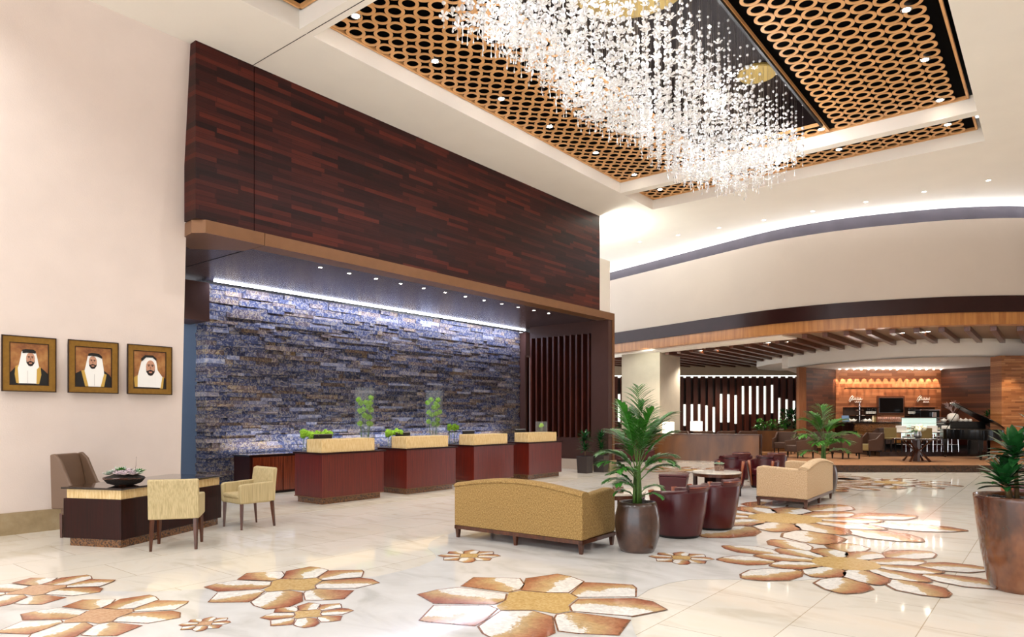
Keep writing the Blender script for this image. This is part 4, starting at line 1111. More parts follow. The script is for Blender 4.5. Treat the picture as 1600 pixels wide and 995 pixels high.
def heads(t, hs, mat, name='leaf_head'):
    for (hx, hy, hz_, n, L, w, r_) in hs:
        m_ = MB()
        for k in range(n):
            az = 2*PI*k*.382+rp.uniform(-.2, .2); q = k/n
            strap(m_, (hx+.01*math.cos(az), hy+.01*math.sin(az), hz_-.10+.10*q), az, D2(8+72*q)+rp.uniform(-.1, .1), L*rp.uniform(.8, 1.1)*(1-.15*q), w, rp.uniform(.5, 1.1), 6, fold=.35)
        m_.build(name, mat, t, smooth=True)
# big dracaena at the right edge
x, y = site(1596, 6.28)
t = thing('potted_dracaena', 'broad leaved dracaena in a tall copper brown tapered pot at the right edge', 'potted plant', (x, y, 0))
lathe_pot(t, [(.16, 0), (.235, .0), (.262, .06), (.315, .35), (.355, .65), (.372, .83), (.372, .865), (.352, .868), (.345, .82)], pot_copper, .86, .345)
def vv(a, b): return (a*RX+b*FX, a*RY+b*FY)
hs = []
for a, b, z, n, L, w in ((-.17, -.02, 1.04, 26, .27, .075), (-.02, .05, 1.30, 30, .30, .08), (.10, -.15, 1.05, 22, .25, .075), (.24, -.05, 1.20, 26, .27, .08), (.30, .1, 1.46, 24, .3, .08), (-.05, .12, 1.12, 20, .24, .07)):
    q = vv(a, b); hs.append((q[0], q[1], z, n, L, w, 0))
    MB().tube([(q[0]*.7, q[1]*.7, .82), (q[0], q[1], z-.05)], [.02, .014], 8).build('cane', trunkb, t, smooth='all')
heads(t, hs, leafd)
# two small dracaenas in square planters by the portal leg
def sqplant(loc, label, rz, s, zt):
    t = thing('square_planter_plant', label, 'potted plant', loc, rz, 'small plants in square tapered planters')
    m_ = MB(); m_.obox((0, 0, .235), .35, .35, .47, taper=.86); pl_ = m_.build('planter', pot_grey, t, bevel=.006)
    MB().box(-.16, .16, -.16, .16, .46, .474).build('soil', soil, pl_)
    hs = [(0, 0, zt, 30, .22*s, .05, 0), (.03, -.04, zt-.30, 26, .19*s, .045, 0), (-.05, .03, zt-.12, 18, .15*s, .04, 0)]
    MB().tube([(0, 0, .46), (0, 0, zt-.05)], .010, 6).tube([(.02, -.02, .46), (.03, -.04, zt-.35)], .008, 6).build('cane', trunkb, t)
    heads(t, hs, leafd)
x, y = site(914, 19.0); sqplant((x, y, 0), 'small leafy plant in square brown planter, the nearer one by the dark portal leg', 0, 1.5, 1.0)
x, y = site(939, 19.35); sqplant((x, y, 0), 'small leafy plant in dark square planter, tucked behind its twin at the portal', 0.1, 1.4, 1.02)
# ================================================================== LOUNGE
def vloc(px, d, z=.2): x, y = site(px, d); return (x, y, z)
# low partition
D = 23.4
def rot_thing(name, label, cat, px, d, z, rz=0, group=None):
    return thing(name, label, cat, vloc(px, d, z), YAW+rz, group)
a = Vector(gp(1186, 722)); b = Vector(gp(1000, 717.2)); v = (a-b); ln = v.length
t = thing('low_partition', 'long low partition of figured brown veneer screening the lounge chairs', 'partition', (b.x, b.y, 0), math.atan2(v.y, v.x))
MB().box(0, ln, 0, .10, 0, .92).build('front_panel', cabinet_w, t, bevel=.006)
MB().box(-.02, ln+.02, -.02, .5, .92, .945).build('top_rail', leg_wood, t)
MB().box(ln-.06, ln+.0, .1, 1.6, 0, .92).build('side_panel', cherry_dark, t, bevel=.004)
MB().box(0, ln, .06, .08, -.0, .05).build('kick', blackm, t)
# left counter & banquette seen behind the palm
t = rot_thing('side_counter', 'brown service counter behind the palm, left end of the lounge', 'counter', 985, 24.5, 0)
MB().box(-.8, .75, 0, .6, 0, 1.0).build('body', cabinet_w, t, bevel=.01); MB().box(-.85, .8, -.04, .62, 1.0, 1.04).build('worktop', leg_wood, t)
t = rot_thing('banquette', 'low maroon banquette behind the kentia palm', 'bench', 985, 23.6, 0)
MB().box(-.75, .85, 0, .6, .05, .42).build('seat', maroon, t, bevel=.04, seg=3); MB().box(-.75, .85, .5, .72, .3, .62).build('backrest', maroon, t, bevel=.04, seg=3); MB().box(-.7, .8, .05, .6, 0, .05).build('foot', blackm, t)
t = rot_thing('magazine_stack', 'little stack of magazines on the counter beside the portal leg', 'magazines', 966, 24.7, 1.041)
for k in range(4): MB().obox((.01*k, .1, .012+.02*k), .34-.03*k, .24, .018, .1*k).build('magazine', [whitecloth, cabinet_w][k % 2], t)

# lounge armchairs
def make_lounge_chair(name, m1, m2, wide=.72):
    t = thing(name, '', 'lounge chair')
    MB().box(-wide/2+.06, wide/2-.06, -.28, .33, .2, .42).build('seat', m2, t, bevel=.03)
    m_ = MB().yzprism([(-.22, .2), (-.3, .8), (-.36, .8), (-.36, .2)], -wide/2, wide/2); m_.build('backrest', m1, t, bevel=.02)
    for s in (-1, 1):
        m_ = MB().yzprism([(-.36, .2), (-.36, .8), (-.26, .8), (.0, .6), (.34, .56), (.34, .2)], s*(wide/2-.03)-.03, s*(wide/2-.03)+.03); m_.build('side_panel', m1, t, bevel=.015)
        for yy in (-.28, .26): MB().obox((s*(wide/2-.07), yy, .1), .045, .045, .2, taper=.6).build('leg', blackm, t)
    return t
lb = make_lounge_chair('lounge_armchair', chair_brown, chair_brown)
lo = make_lounge_chair('lounge_armchair', chair_brown, chair_olive, .68)
T = PI
CH = [(lb, 1321, 22.2, .15, 'brown lounge armchair with its back to us, right of the bright palm'),
      (lo, 1357, 23.6, PI*.62, 'lounge armchair with olive seat facing left, behind the brown one'),
      (lb, 1373, 25.2, .3, 'brown lounge armchair back, farther right toward the bar counter'),
      (lb, 1250, 22.6, PI*.55, 'brown lounge armchair left of the bright palm, turned left'),
      (lb, 1226, 25.0, PI*.8, 'dark lounge armchair behind the end of the low partition'),
      (lo, 1288, 25.2, PI*.9, 'lounge armchair partly hidden behind the palm fronds'),
      (lb, 1064, 26.3, PI, 'lounge chair top showing over the partition beside the textured column'),
      (lb, 1095, 26.6, .1, 'lounge chair top showing over the partition below the table lamp'),
      (lb, 1128, 26.8, .3, 'lounge chair top over the middle of the partition'),
      (lb, 1163, 26.9, .2, 'lounge chair top over the partition right of its middle')]
done = set()
for src, px, d, rz, l in CH:
    z = .2 if px > 1200 else 0.20
    if d > 23.5 and px > 1360: z = .35
    if id(src) not in done: src.location = vloc(px, d, z); src.rotation_euler[2] = YAW+rz; src['label'] = l; src['group'] = 'lounge armchairs'; done.add(id(src))
    else: dup(src, vloc(px, d, z), YAW+rz, l, 'lounge armchairs')
struct(vobj(MB().prism([(lat(1030, 26.3), 26.3), (lat(1205, 25.6), 25.6), (lat(1212, 32.3), 32.3), (lat(1035, 32.3), 32.3)], 0, .2), 'floor_lounge_back', carpet))
# table lamps
def tlamp(px, d, w, h, z, label):
    t = rot_thing('table_lamp', label, 'table lamp', px, d, z, 0, 'square shade table lamps')
    MB().obox((0, 0, .01), .2, .2, .02).build('base', bronze, t); MB().tube([(0, 0, .02), (0, 0, .30)], .02, 8).build('stem', bronze, t)
    MB().obox((0, 0, .28+h/2), w, w, h).build('lamp_shade', linen, t, bevel=.01)
for px, d, w, h, ztop, l in ((1044, 25.35, .36, .42, hz(659, 25.35), 'glowing square lampshade in front of the textured column'), (1088, 28.4, .40, .40, hz(658, 28.4), 'glowing square lampshade right of the textured column')):
    tt = rot_thing('side_table', 'small side table under the '+l, 'side table', px, d, .2, 0, 'lounge side tables')
    zt = ztop-.28-h
    MB().box(-.3, .3, -.3, .3, zt-.2-.03, zt-.2-.001).build('table_top', leg_wood, tt)
    for a in (-1, 1):
        for b in (-1, 1): MB().box(a*.26-.02, a*.26+.02, b*.26-.02, b*.26+.02, 0, zt-.23).build('leg', leg_wood, tt)
    tlamp(px, d, w, h, zt, l)
# planter boxes with greenery
def greens(px, d, w, h, zb, label, n, L, mat, dens=1):
    t = rot_thing('planter_box', label, 'planter', px, d, .2)
    MB().box(-w/2, w/2, -.25, .25, 0, zb).build('box', cabinet_w, t, bevel=.01); MB().box(-w/2+.03, w/2-.03, -.22, .22, zb, zb+.02).build('soil', soil, t)
    m_ = MB()
    for k in range(n):
        x = rp.uniform(-w/2, w/2)*.95; y = rp.uniform(-.2, .2)
        zc_ = zb+rp.uniform(.05, h)
        for q in range(5): strap(m_, (x, y, zc_), rp.uniform(0, 2*PI), rp.uniform(-.2, 1.2), L*rp.uniform(.7, 1.2), L*.35, .8, 3)
    for k in range(12): m_.tube([(rp.uniform(-w/2, w/2)*.8, 0, zb), (rp.uniform(-w/2, w/2)*.8, 0, zb+h*.8)], .006, 4, 1)
    o = m_.build('foliage', [mat, stemg], t, smooth=True); o['kind'] = 'stuff'
greens(1205, 27.0, 1.35, .42, .80, 'wooden planter box of bright low foliage in front of the slatted wall', 75, .14, leafg)
greens(1235, 28.0, .75, .80, .85, 'planter of taller dark foliage right of the bright one, by the slatted wall', 60, .20, leafd)
x0, y0, _ = vloc(1549, 25.3)
t = thing('potted_shrub', 'small green plant on a stand between the piano lid and the right pier', 'potted plant', (x0, y0, .35), YAW)
MB().lathe([(.12, .0), (.14, .8), (.15, .82)], 16).build('stand', leg_wood, t); MB().lathe([(.1, .82), (.13, 1.0), (.12, 1.0)], 16).build('pot', pot_grey, t)
heads(t, [(0, 0, 1.35, 16, .3, .07, 0), (.12, 0, 1.25, 12, .26, .06, 0), (-.14, .02, 1.28, 12, .28, .06, 0)], leafd)

# ---- round pedestal table with flowers
t = rot_thing('pedestal_table', 'round dark pedestal table with crossed legs left of the piano', 'table', 1432, 20.9, .2)
MB().lathe([(.62, .655), (.66, .665), (.66, .69), (.64, .70)], 40).build('table_top', black_granite, t, smooth=True)
MB().obox((0, 0, .33), .14, .14, .66, .5).build('column', leg_wood, t)
for k in range(4):
    a = k*PI/2+.6; m_ = MB(); m_.tube([(.40*math.cos(a), .40*math.sin(a), .0), (.08*math.cos(a), .08*math.sin(a), .34), (.42*math.cos(a), .42*math.sin(a), .65)], [.04, .035, .03], 4); m_.build('brace', leg_wood, t)
x, y, _ = vloc(1434, 20.9)
t = thing('flower_arrangement', 'white roses with long green leaves in a low silver vase on the pedestal table', 'flowers', (x, y, .901), YAW)
MB().lathe([(.06, 0), (.10, .05), (.11, .12), (.085, .2), (.09, .22)], 20).build('vase', steel, t, smooth=True)
m_ = MB()
for k in range(16):
    a = rp.uniform(0, 2*PI); r = rp.uniform(0, .2); m_.ball((.05+r*math.cos(a), r*math.sin(a)*.8, .30+rp.uniform(-.05, .09)), rp.uniform(.05, .07), 8, 6)
m_.build('blossoms', M('cream_roses', '#efe8cc', .7, bump=1, bscale=60), t, smooth=True)
m_ = MB()
for k in range(16): strap(m_, (0, 0, .22), PI+rp.uniform(-1.0, 1.0), rp.uniform(-.1, 1.0), rp.uniform(.25, .48), .05, rp.uniform(.5, 1.2), 5)
for k in range(6): strap(m_, (0, 0, .22), rp.uniform(-1, 1), rp.uniform(.2, 1.3), rp.uniform(.2, .3), .05, .6, 5)
m_.build('leaves', leafd, t, smooth=True)

# ---- grand piano (tail toward us, keyboard away)
t = rot_thing('grand_piano', 'black lacquered grand piano with raised lid at the right of the lounge', 'grand piano', 1523, 21.75, .2, -D2(23))
def pcurve():
    # x across (bass side right), y away; tail at the front
    pts = [(.74, 1.30), (.74, -.15), (.70, -.36), (.58, -.50), (.40, -.56), (.20, -.50), (.05, -.34), (-.10, -.08), (-.30, .18), (-.52, .34), (-.68, .52), (-.74, .72), (-.74, 1.30)]
    return catmull(pts[1:-1], 4)+[(-.74, 1.30), (.74, 1.30)]
PC = pcurve()
MB().prism(PC, .62, .95).build('case', black, t, bevel=.012)
MB().prism([(x*.93, y*.93+.03) for x, y in PC], .945, .957).build('soundboard_frame', M('brass_plate', '#2e2010', .5, metal=.3), t)
MB().box(-.72, .72, 1.30, 1.50, .62, .78).build('key_bed', black, t, bevel=.01); MB().box(-.62, .62, 1.32, 1.46, .781, .80).build('keyboard', white_paint, t)
MB().box(-.5, .5, 1.0, 1.03, .95, 1.2).build('music_desk', black, t)
ld = MB().prism([(x-.74, y) for x, y in PC], 0, .025)
lo_ = ld.build('lid', black, t, bevel=.005); lo_.location = (.74, 0, .96); lo_.rotation_euler[1] = D2(35)
MB().tube([(-.66, .70, .955), (-.28, .66, 1.65)], .012, 6).build('prop_stick', black, t)
for (x, y) in ((.10, -.30), (-.62, 1.12), (.62, 1.12)):
    m_ = MB().obox((x, y, .36), .13, .13, .56, taper=.6); pleg = m_.build('leg', black, t, bevel=.01)
    MB().lathe([(.02, 0), (.035, .02), (.035, .06), (.02, .085)], 12, c=(x, y, 0)).build('caster', MATS['brass_plate'], pleg)
MB().box(-.08, .2, .55, .62, .12, .62).build('pedal_lyre', black, t)
t = rot_thing('piano_bench', 'black piano bench beyond the grand piano', 'bench', 1535, 23.25+.6, .35)
MB().box(-.38, .38, -.18, .18, .42, .5).build('seat', blackm, t, bevel=.015)
for a in (-1, 1):
    for b in (-1, 1): MB().obox((a*.33, b*.14, .21), .05, .05, .42).build('leg', black, t)

# ---- bar counter
D = 26.1
z0 = .35
t = thing('bar_counter', 'long bar counter with dark stone top and warm wooden front', 'bar counter', vloc(1335, D, z0), YAW)
Wd = lat(1530, D)-lat(1318, D)
x1 = lat(1318, D)-lat(1335, D)
MB().box(x1, x1+Wd, .1, .7, .12, .95).build('body', cherry_dark, t)
MB().box(x1-.05, x1+Wd+.05, -.05, .75, .95, 1.0).build('countertop', black_granite, t, bevel=.005)
MB().box(lat(1335, D)-lat(1335, D), lat(1424, D)-lat(1335, D), -.02, .1, .66, .95).build('stone_fascia', granite, t)
for k in range(5): MB().box(.15+k*.42, .15+k*.42+.405, .05, .1, .2, .66).build('front_panel', orange_wood, t)
MB().box(x1, x1+Wd, .12, .7, 0, .12).build('kick', blackm, t)
# cake display case
t = thing('cake_display_case', 'glass cake display case lit greenish white at the middle of the bar', 'display case', vloc(1422, D-.66, z0), YAW)
w_ = lat(1476, D)-lat(1422, D)
MB().box(0, w_, .0, .6, .0, .45).build('base', cherry_dark, t, bevel=.01)
MB().box(.02, w_-.02, .52, .58, .45, 1.15).build('lit_back', caselight, t)
for k, zz in enumerate((.46, .72, .95)): MB().box(.02, w_-.02, .06, .5, zz, zz+.015).build('shelf', whitecloth, t)
MB().box(0, w_, .0, .012, .45, 1.15).build('front_glass', glass, t); MB().box(0, .012, .012, .6, .45, 1.15).build('side_glass', glass, t)
MB().box(-.01, w_+.01, -.01, .6, 1.15, 1.18).build('top', steel, t)
rc = random.Random(9)
cake_m = [M('cake_brown', '#6b3e22', .6), M('cake_cream', '#ecdcb6', .6), M('cake_red', '#a8342c', .5)]
for k in range(14):
    xx = .1+(w_-.2)*(k % 7)/6; zz = (.475, .735)[k//7]
    tag(MB().lathe([(.06, 0), (.062, .05), (.05, .065), (.001, .066)], 14, cap=False).build('cake', cake_m[k % 3], loc=(0, 0, 0)), 'small %s cake, %s from the left on the %s shelf of the display case' % (['brown', 'cream', 'red'][k % 3], ORD[k % 7], ['lower', 'upper'][k//7]), 'cake', 'cakes in the display case')
    o = list(C.objects)[-1]; p = vloc(1422, D-.66, z0); o.location = (p[0]+xx*RX+.28*FX, p[1]+xx*RY+.28*FY, z0+zz)
# TV and niches
D = 27.5
def onwall(px, py, dep=0): d = 27.5-dep; x, y = site(px, d); return (x, y, hz(py, d))
t = thing('wall_television', 'black flat television framed in dark wood above the bar', 'television', onwall(1391, 633), YAW)
S = D/FOC
MB().box(-21.5*S, 21.5*S, -.05, .0, -14.5*S, 14.5*S).build('niche_frame', M('tv_surround', '#6a3d28', .4), t)
MB().box(-18.5*S, 18.5*S, -.09, -.05, -11.3*S, 11.3*S).build('screen', screen, t, bevel=.005)
MB().box(-19*S, 19*S, -.07, -.05, -11.8*S, 11.8*S).build('bezel', steel, t)
for j, (pxa, pxb, l) in enumerate(((1317, 1370, 'dark recessed display niche left of the television'), (1413, 1460, 'dark recessed display niche right of the television'))):
    p = onwall((pxa+pxb)/2, 651)
    t = thing('display_niche', l, 'niche', p, YAW, 'bar wall niches'); w2 = (pxb-pxa)/2*S
    MB().box(-w2, w2, -.03, .0, -15*S, 15*S).build('back_panel', M('niche_back%d' % j, '#4b372c', .5), t)
    MB().box(-w2, w2, -.22, -.03, -15*S, -14*S).build('shelf', leg_wood, t); MB().box(-w2, w2, -.22, -.03, 14*S, 15*S).build('top_board', leg_wood, t)
    MB().box(-.0, .03, -.2, -.03, .064, 14*S).build('divider', leg_wood, t); MB().box(-w2, w2, -.30, -.03, .034, .062).build('middle_shelf', leg_wood, t)
# wine bottles
def make_bottle():
    t = thing('wine_bottle', '', 'bottle')
    bb = MB().lathe([(.001, 0), (.038, .0), (.04, .01), (.04, .2), (.032, .235), (.014, .26), (.013, .32), (.001, .322)], 12, cap=False).build('body', M('dark_bottle_glass', '#0c0a08', .08, coat=.5), t, smooth=True)
    MB().lathe([(.0405, .05), (.041, .055), (.041, .15), (.0405, .155)], 12, cap=False).build('wine_label', white_paint, bb, smooth=True)
    return t
bt = make_bottle(); nb = 0
for side, pxs, nm in ((0, (1354.5, 1357.5, 1360.5, 1363.5, 1366.8), 'left'), (1, (1420.5, 1423.5, 1426.5, 1429.5), 'right')):
    for k, px in enumerate(pxs):
        d = 27.28; x, y = site(px, d); z = hz(648.5, d)
        l = 'wine bottle with white label, %s from the left in the row %s of the television' % (ORD[k], nm)
        if nb == 0: bt.location = (x, y, z); bt.rotation_euler[2] = YAW; bt['label'] = l; bt['group'] = 'wine bottles in the bar niches'
        else: dup(bt, (x, y, z), YAW, l, 'wine bottles in the bar niches')
        nb += 1
for j, (pa, pb_) in enumerate(()):
    d = 27.28; x, y = site((pa+pb_)/2, d)
    tag(MB().box(-(pb_-pa)/2*S, (pb_-pa)/2*S, -.08, .19, -.03, -.001).build('bottle_shelf', leg_wood, loc=(x, y, hz(648.5, d)), rz=YAW), ['wall shelf carrying the wine bottles left of the television', 'wall shelf carrying the wine bottles right of the television'][j], 'shelf', 'bottle shelves')
# script signs (white cursive lettering too small to read)
def script(px, py, label, ph):
    t = thing('wall_script_sign', label, 'sign', onwall(px, py, .02), YAW, 'white script signs on the bar wall')
    rs = random.Random(ph); m_ = MB(); x = -.30; pts = []
    n = 40
    for i in range(n+1):
        u = i/n; xx = -.20+.42*u; a = u*PI*13+ph; zz = .05*math.sin(a)*(1.6 if u < .15 else 1)+.035; pts.append((xx+.018*math.cos(a), 0, zz))
    m_.tube(pts, .012, 5)
    m_.tube([(-.30, 0, -.06), (-.24, 0, .08), (-.16, 0, .15), (-.10, 0, .12), (-.19, 0, .02), (-.26, 0, -.1)], .014, 5)
    m_.build('upper_lettering', whitecloth, t)
    m2 = MB(); pts = []
    for i in range(21): u = i/20; a = u*PI*6+ph; pts.append((-.04+.24*u+.015*math.cos(a), 0, -.09+.035*math.sin(a)))
    m2.tube(pts, .011, 5); m2.build('lower_lettering', whitecloth, t)
script(1338, 624, 'white cursive lettering on the bar wall left of the television', 3)
script(1444, 624, 'white cursive lettering on the bar wall right of the television', 5)
# scallop downlights over the bar wall
lightfix = []
for k in range(15):
    px = 1312+k*11.3; d = 27.15; x, y = site(px, d); lightfix.append((x, y, 3.43))
    o = MB().lathe([(.03, 0), (.03, .03)], 14).build('bar_downlight', lamp_em, loc=(x, y, 3.42)); tag(o, 'tiny downlight over the bar wall, %s from the left' % ORD[k], 'downlight', 'row of downlights over the bar wall')
    q = spot((x+.12*FX, y+.12*FY, 3.40), 60, 34, (1, .78, .56), .01, (x+.66*FX, y+.66*FY, 1.9), .25)
# things on the counter
D = 26.1
CTZ = z0+1.001
def oncounter(px, dd=.35): x, y = site(px, D+dd); return (x, y, CTZ)
gl = thing('wine_glass', '', 'glass'); 
MB().lathe([(.032, 0), (.006, .008), (.005, .08), (.03, .10), (.038, .14), (.032, .19), (.030, .19), (.035, .14), (.025, .105), (.001, .1)], 12, cap=False).build('bowl', M('glassware', '#ffd9c8', .06, trans=.6, spec=.8), gl, smooth=True)
k = 0
for row, (pa, pb_, n, dd) in enumerate(((1372, 1412, 14, .3), (1374, 1410, 12, .5))):
    for i in range(n):
        px = pa+(pb_-pa)*i/(n-1); l = 'stem glass on the bar below the television, %s from the left in the %s row' % (ORD[i], ['front', 'rear'][row])
        if k == 0: gl.location = oncounter(px, dd); gl['label'] = l; gl['group'] = 'stem glasses on the bar'
        else: dup(gl, oncounter(px, dd), 0, l, 'stem glasses on the bar')
        k += 1
def tea(px, label, s=1.0, mat=white_paint, dd=.25):
    t = thing('teapot', label, 'teapot', oncounter(px, dd), YAW, 'teapots and cups on the bar')
    MB().lathe([(.05*s, 0), (.09*s, .03*s), (.1*s, .08*s), (.07*s, .13*s), (.03*s, .14*s), (.015*s, .165*s), (.001, .17*s)], 16, cap=False).build('body', mat, t, smooth=True)
    MB().tube([(.08*s, 0, .05*s), (.13*s, 0, .09*s), (.15*s, 0, .13*s)], [.02*s, .014*s, .01*s], 6).build('spout', mat, t, smooth='all')
    MB().tube([(-.08*s, 0, .11*s), (-.14*s, 0, .1*s), (-.13*s, 0, .05*s), (-.09*s, 0, .04*s)], .009*s, 5).build('handle', mat, t, smooth='all')
for px, l in ((1327.5, 'white teapot, leftmost on the bar'), (1334, 'white teapot left of the tiered silver stand'), (1352, 'white teapot right of the tiered silver stand'), (1358.5, 'white teapot farthest right of the tea set')): tea(px, l+' counter' if 'bar' not in l else l+' counter top', .8)
t = thing('tiered_stand', 'tall silver tiered stand on the left part of the bar', 'tiered stand', oncounter(1343, .4), YAW)
MB().tube([(0, 0, 0), (0, 0, .72)], .012, 8).build('pole', chrome, t)
for z, r in ((.02, .16), (.22, .2), (.42, .15), (.58, .09)): MB().lathe([(.02, z), (r, z+.02), (r+.01, z+.04), (r, z+.045), (.02, z+.02)], 20, cap=False).build('tier_dish', chrome, t, smooth=True); 
MB().ball((0, 0, .74), .04, 10, 8).build('finial', chrome, t, smooth='all')
t = thing('tablet_display', 'small blue grey tilted screen at the left end of the bar', 'screen', oncounter(1321, .2), YAW)
MB().obox((0, 0, .13), .28, .02, .24, rx=-.25).build('screen', M('bluish_screen', '#6c87a8', .2), t, bevel=.005); MB().box(-.08, .08, -.02, .1, 0, .015).build('foot', blackm, t)
t = thing('coffee_machine', 'black and chrome coffee machine in the right part of the bar', 'coffee machine', oncounter(1453, .45), YAW)
MB().box(-.38, .38, -.0, .35, .02, .44).build('body', black, t, bevel=.02); MB().box(-.4, .4, -.03, .36, .44, .48).build('cup_tray', chrome, t, bevel=.008)
MB().obox((.12, -.05, .28), .16, .12, .2).build('brew_head', chrome, t, bevel=.02); MB().box(-.3, .3, -.12, .0, .02, .05).build('drip_tray', steel, t)
t = thing('round_white_vase', 'round white vase on the bar right of the coffee machine', 'vase', oncounter(1489, .3), YAW)
MB().lathe([(.10, 0), (.17, .06), (.205, .17), (.18, .28), (.10, .335), (.07, .34)], 24, cap=False).build('body', white_paint, t, smooth=True)
m_ = MB(); rr3 = random.Random(21)
def twig(p, d, L, r, lev):
    q = p+d*L; mid = p+d*L*.5+Vector((rr3.uniform(-1, 1), rr3.uniform(-1, 1), 0))*L*.08
    m_.tube([p, mid, q], [r, r*.8, r*.55], 4)
    if lev > 0:
        for _ in range(3):
            nd = (d+Vector((rr3.uniform(-.8, .8), rr3.uniform(-.5, .5), rr3.uniform(-.2, .5)))).normalized(); twig(p+d*L*rr3.uniform(.4, 1), nd, L*rr3.uniform(.45, .7), r*.6, lev-1)
    else: m_.ball(q, .009, 5, 4)
for k in range(4): twig(Vector((0, 0, .3)), Vector((rr3.uniform(-.7, .5), rr3.uniform(-.3, .3), 1)).normalized(), .30, .010, 3)
tb = m_.build('branch_bouquet', coral); tb.location = oncounter(1489, .3); tb.rotation_euler[2] = YAW; tag(tb, 'spray of fine pinkish branches standing in the round white vase', 'branches')
for i, px in enumerate((1475, 1501, 1509, 1517)):
    tea(px, ['lidded white pot between the coffee machine and round vase', 'white pot just right of the round white vase', 'white pot second right of the round vase', 'white pot partly behind the piano lid'][i], .9, dd=.3)
for i, px in enumerate((1364, 1367, 1370)):
    o = MB().lathe([(.001, 0), (.035, 0), (.036, .15), (.02, .2), (.02, .24), (.001, .24)], 10, cap=False).build('syrup_bottle', [cake_m[1], chair_olive, cake_m[0]][i], loc=oncounter(px, .3)); tag(o, 'small %s bottle on the bar left of the glasses' % ['cream', 'olive', 'brown'][i], 'bottle', 'small bottles on the bar')
# bar stools & white dining chairs in front of the bar
def stool(px, d, label):
    d = 24.7
    t = thing('bar_stool', label, 'bar stool', vloc(px, d, .35), YAW, 'chrome bar stools')
    MB().box(-.19, .19, -.19, .19, .62, .68).build('seat', whitecloth, t, bevel=.02); MB().box(-.19, .19, .15, .19, .68, .88).build('backrest', whitecloth, t, bevel=.015)
    for a in (-1, 1):
        for b in (-1, 1): MB().tube([(a*.17, b*.17, .62), (a*.19, b*.19, 0)], .012, 6).build('leg', chrome, t)
    m_ = MB()
    for a, b in (((-1, -1), (1, -1)), ((1, -1), (1, 1)), ((1, 1), (-1, 1)), ((-1, 1), (-1, -1))): m_.tube([(a[0]*.185, a[1]*.185, .2), (b[0]*.185, b[1]*.185, .2)], .009, 5)
    m_.build('footrest', chrome, t)
for px, l in ((1412, 'white and chrome bar stool, first from the left before the bar'), (1436, 'white and chrome bar stool in front of the cake display'), (1461, 'white and chrome bar stool between cake display and piano'), (1484, 'white and chrome bar stool next to the piano')): stool(px, 25.2, l)
def cafe(px, d, label, rz=0):
    t = thing('cafe_chair', label, 'chair', vloc(px, d, .35), YAW+rz, 'dark legged cafe chairs')
    MB().box(-.22, .22, -.22, .22, .42, .48).build('seat', chair_olive, t, bevel=.015); MB().box(-.22, .22, .18, .22, .48, .82).build('backrest', chair_olive, t, bevel=.015)
    for a in (-1, 1):
        for b in (-1, 1): MB().obox((a*.19, b*.19, .21), .035, .035, .42).build('leg', blackm, t)
cafe(1396, 23.9, 'cafe chair left of the flower arrangement'); cafe(1441, 23.8, 'cafe chair behind the pedestal table, right side', PI)
# ================================================================== CHANDELIER
rc = random.Random(77)
def bottom(x, y):
    u = (x+4.93)/1.2; v = (y-10.2)/4.6
    return 6.05+.55*abs(u)**1.5+.10*math.sin(y*1.9)+.32*max(0, v*-1)**1.2*0+.25*abs(v)**3
ch = thing('crystal_chandelier', 'huge cloud chandelier of white crystal flowers, balls and drops on fine wires', 'chandelier', (-4.93, 10.2, 8.0))
CH0 = Vector((-4.93, 10.2, 8.0))
def flowermesh(mb, c, r, rot, tilt):
    Rm = Matrix.Rotation(rot, 3, 'Z') @ Matrix.Rotation(tilt, 3, 'X')
    n = 5
    for i in range(n):
        a = 2*PI*i/n; d = Vector((math.cos(a), math.sin(a), 0)); w_ = Vector((-math.sin(a), math.cos(a), 0))
        P = [Vector((0, 0, 0)), d*r*.45+w_*r*.22+Vector((0, 0, r*.10)), d*r*.85+w_*r*.30+Vector((0, 0, r*.28)), d*r*1.0+Vector((0, 0, r*.34)), d*r*.85-w_*r*.30+Vector((0, 0, r*.28)), d*r*.45-w_*r*.22+Vector((0, 0, r*.10)), d*r*.6+Vector((0, 0, r*.30))]
        P = [Rm @ p+Vector(c) for p in P]
        mb.add(P, [(0, 1, 6), (1, 2, 6), (2, 3, 6), (3, 4, 6), (4, 5, 6), (5, 0, 6), (0, 6, 1)][:6])
    mb.ball(c, r*.2, 6, 4)
def dropmesh(mb, c, L, r):
    x, y, z = c
    mb.lathe([(.0015, 0), (.0025, -L*.6), (r*.5, -L*.78), (r, -L*.9), (r*.8, -L*.97), (.001, -L)], 6, c=c, cap=False)
fl_p = []; bl_p = []; dr_p = []; wires = MB()
ny = 46; nx = 13
for iy in range(ny):
    for ix in range(nx):
        x = -6.06+2.22*(ix+.5*(iy % 2)+rc.uniform(-.25, .25))/nx; y = 6.2+8.15*(iy+rc.uniform(-.3, .3))/ny
        if x > -3.8 or x < -6.12: continue
        zb = bottom(x, y)+rc.uniform(-.08, .12)
        wires.tube([(x, y, 8.06), (x, y, zb)], .0016, 3)
        dr_p.append((x, y, zb))
        z = zb+.03
        n = rc.choice((3, 4, 5))
        fl_p.append((x, y, z, rc.uniform(.06, .09)))
        for k in range(n):
            z += rc.uniform(.07, .17)
            if z > 7.5: break
            if rc.random() < .30: fl_p.append((x+rc.uniform(-.03, .03), y+rc.uniform(-.03, .03), z, rc.uniform(.05, .075)))
            else: bl_p.append((x, y, z, rc.uniform(.022, .036)))
        for k in range(rc.choice((2, 3, 4))):
            z += rc.uniform(.08, .25)
            if z < 7.8: bl_p.append((x, y, z, rc.uniform(.016, .026)))
def toL(p): return (p[0]-CH0.x, p[1]-CH0.y, p[2]-CH0.z)
wires.v = [toL(p) for p in wires.v]
o = wires.build('suspension_wires', wire_m, ch); o['kind'] = 'stuff'
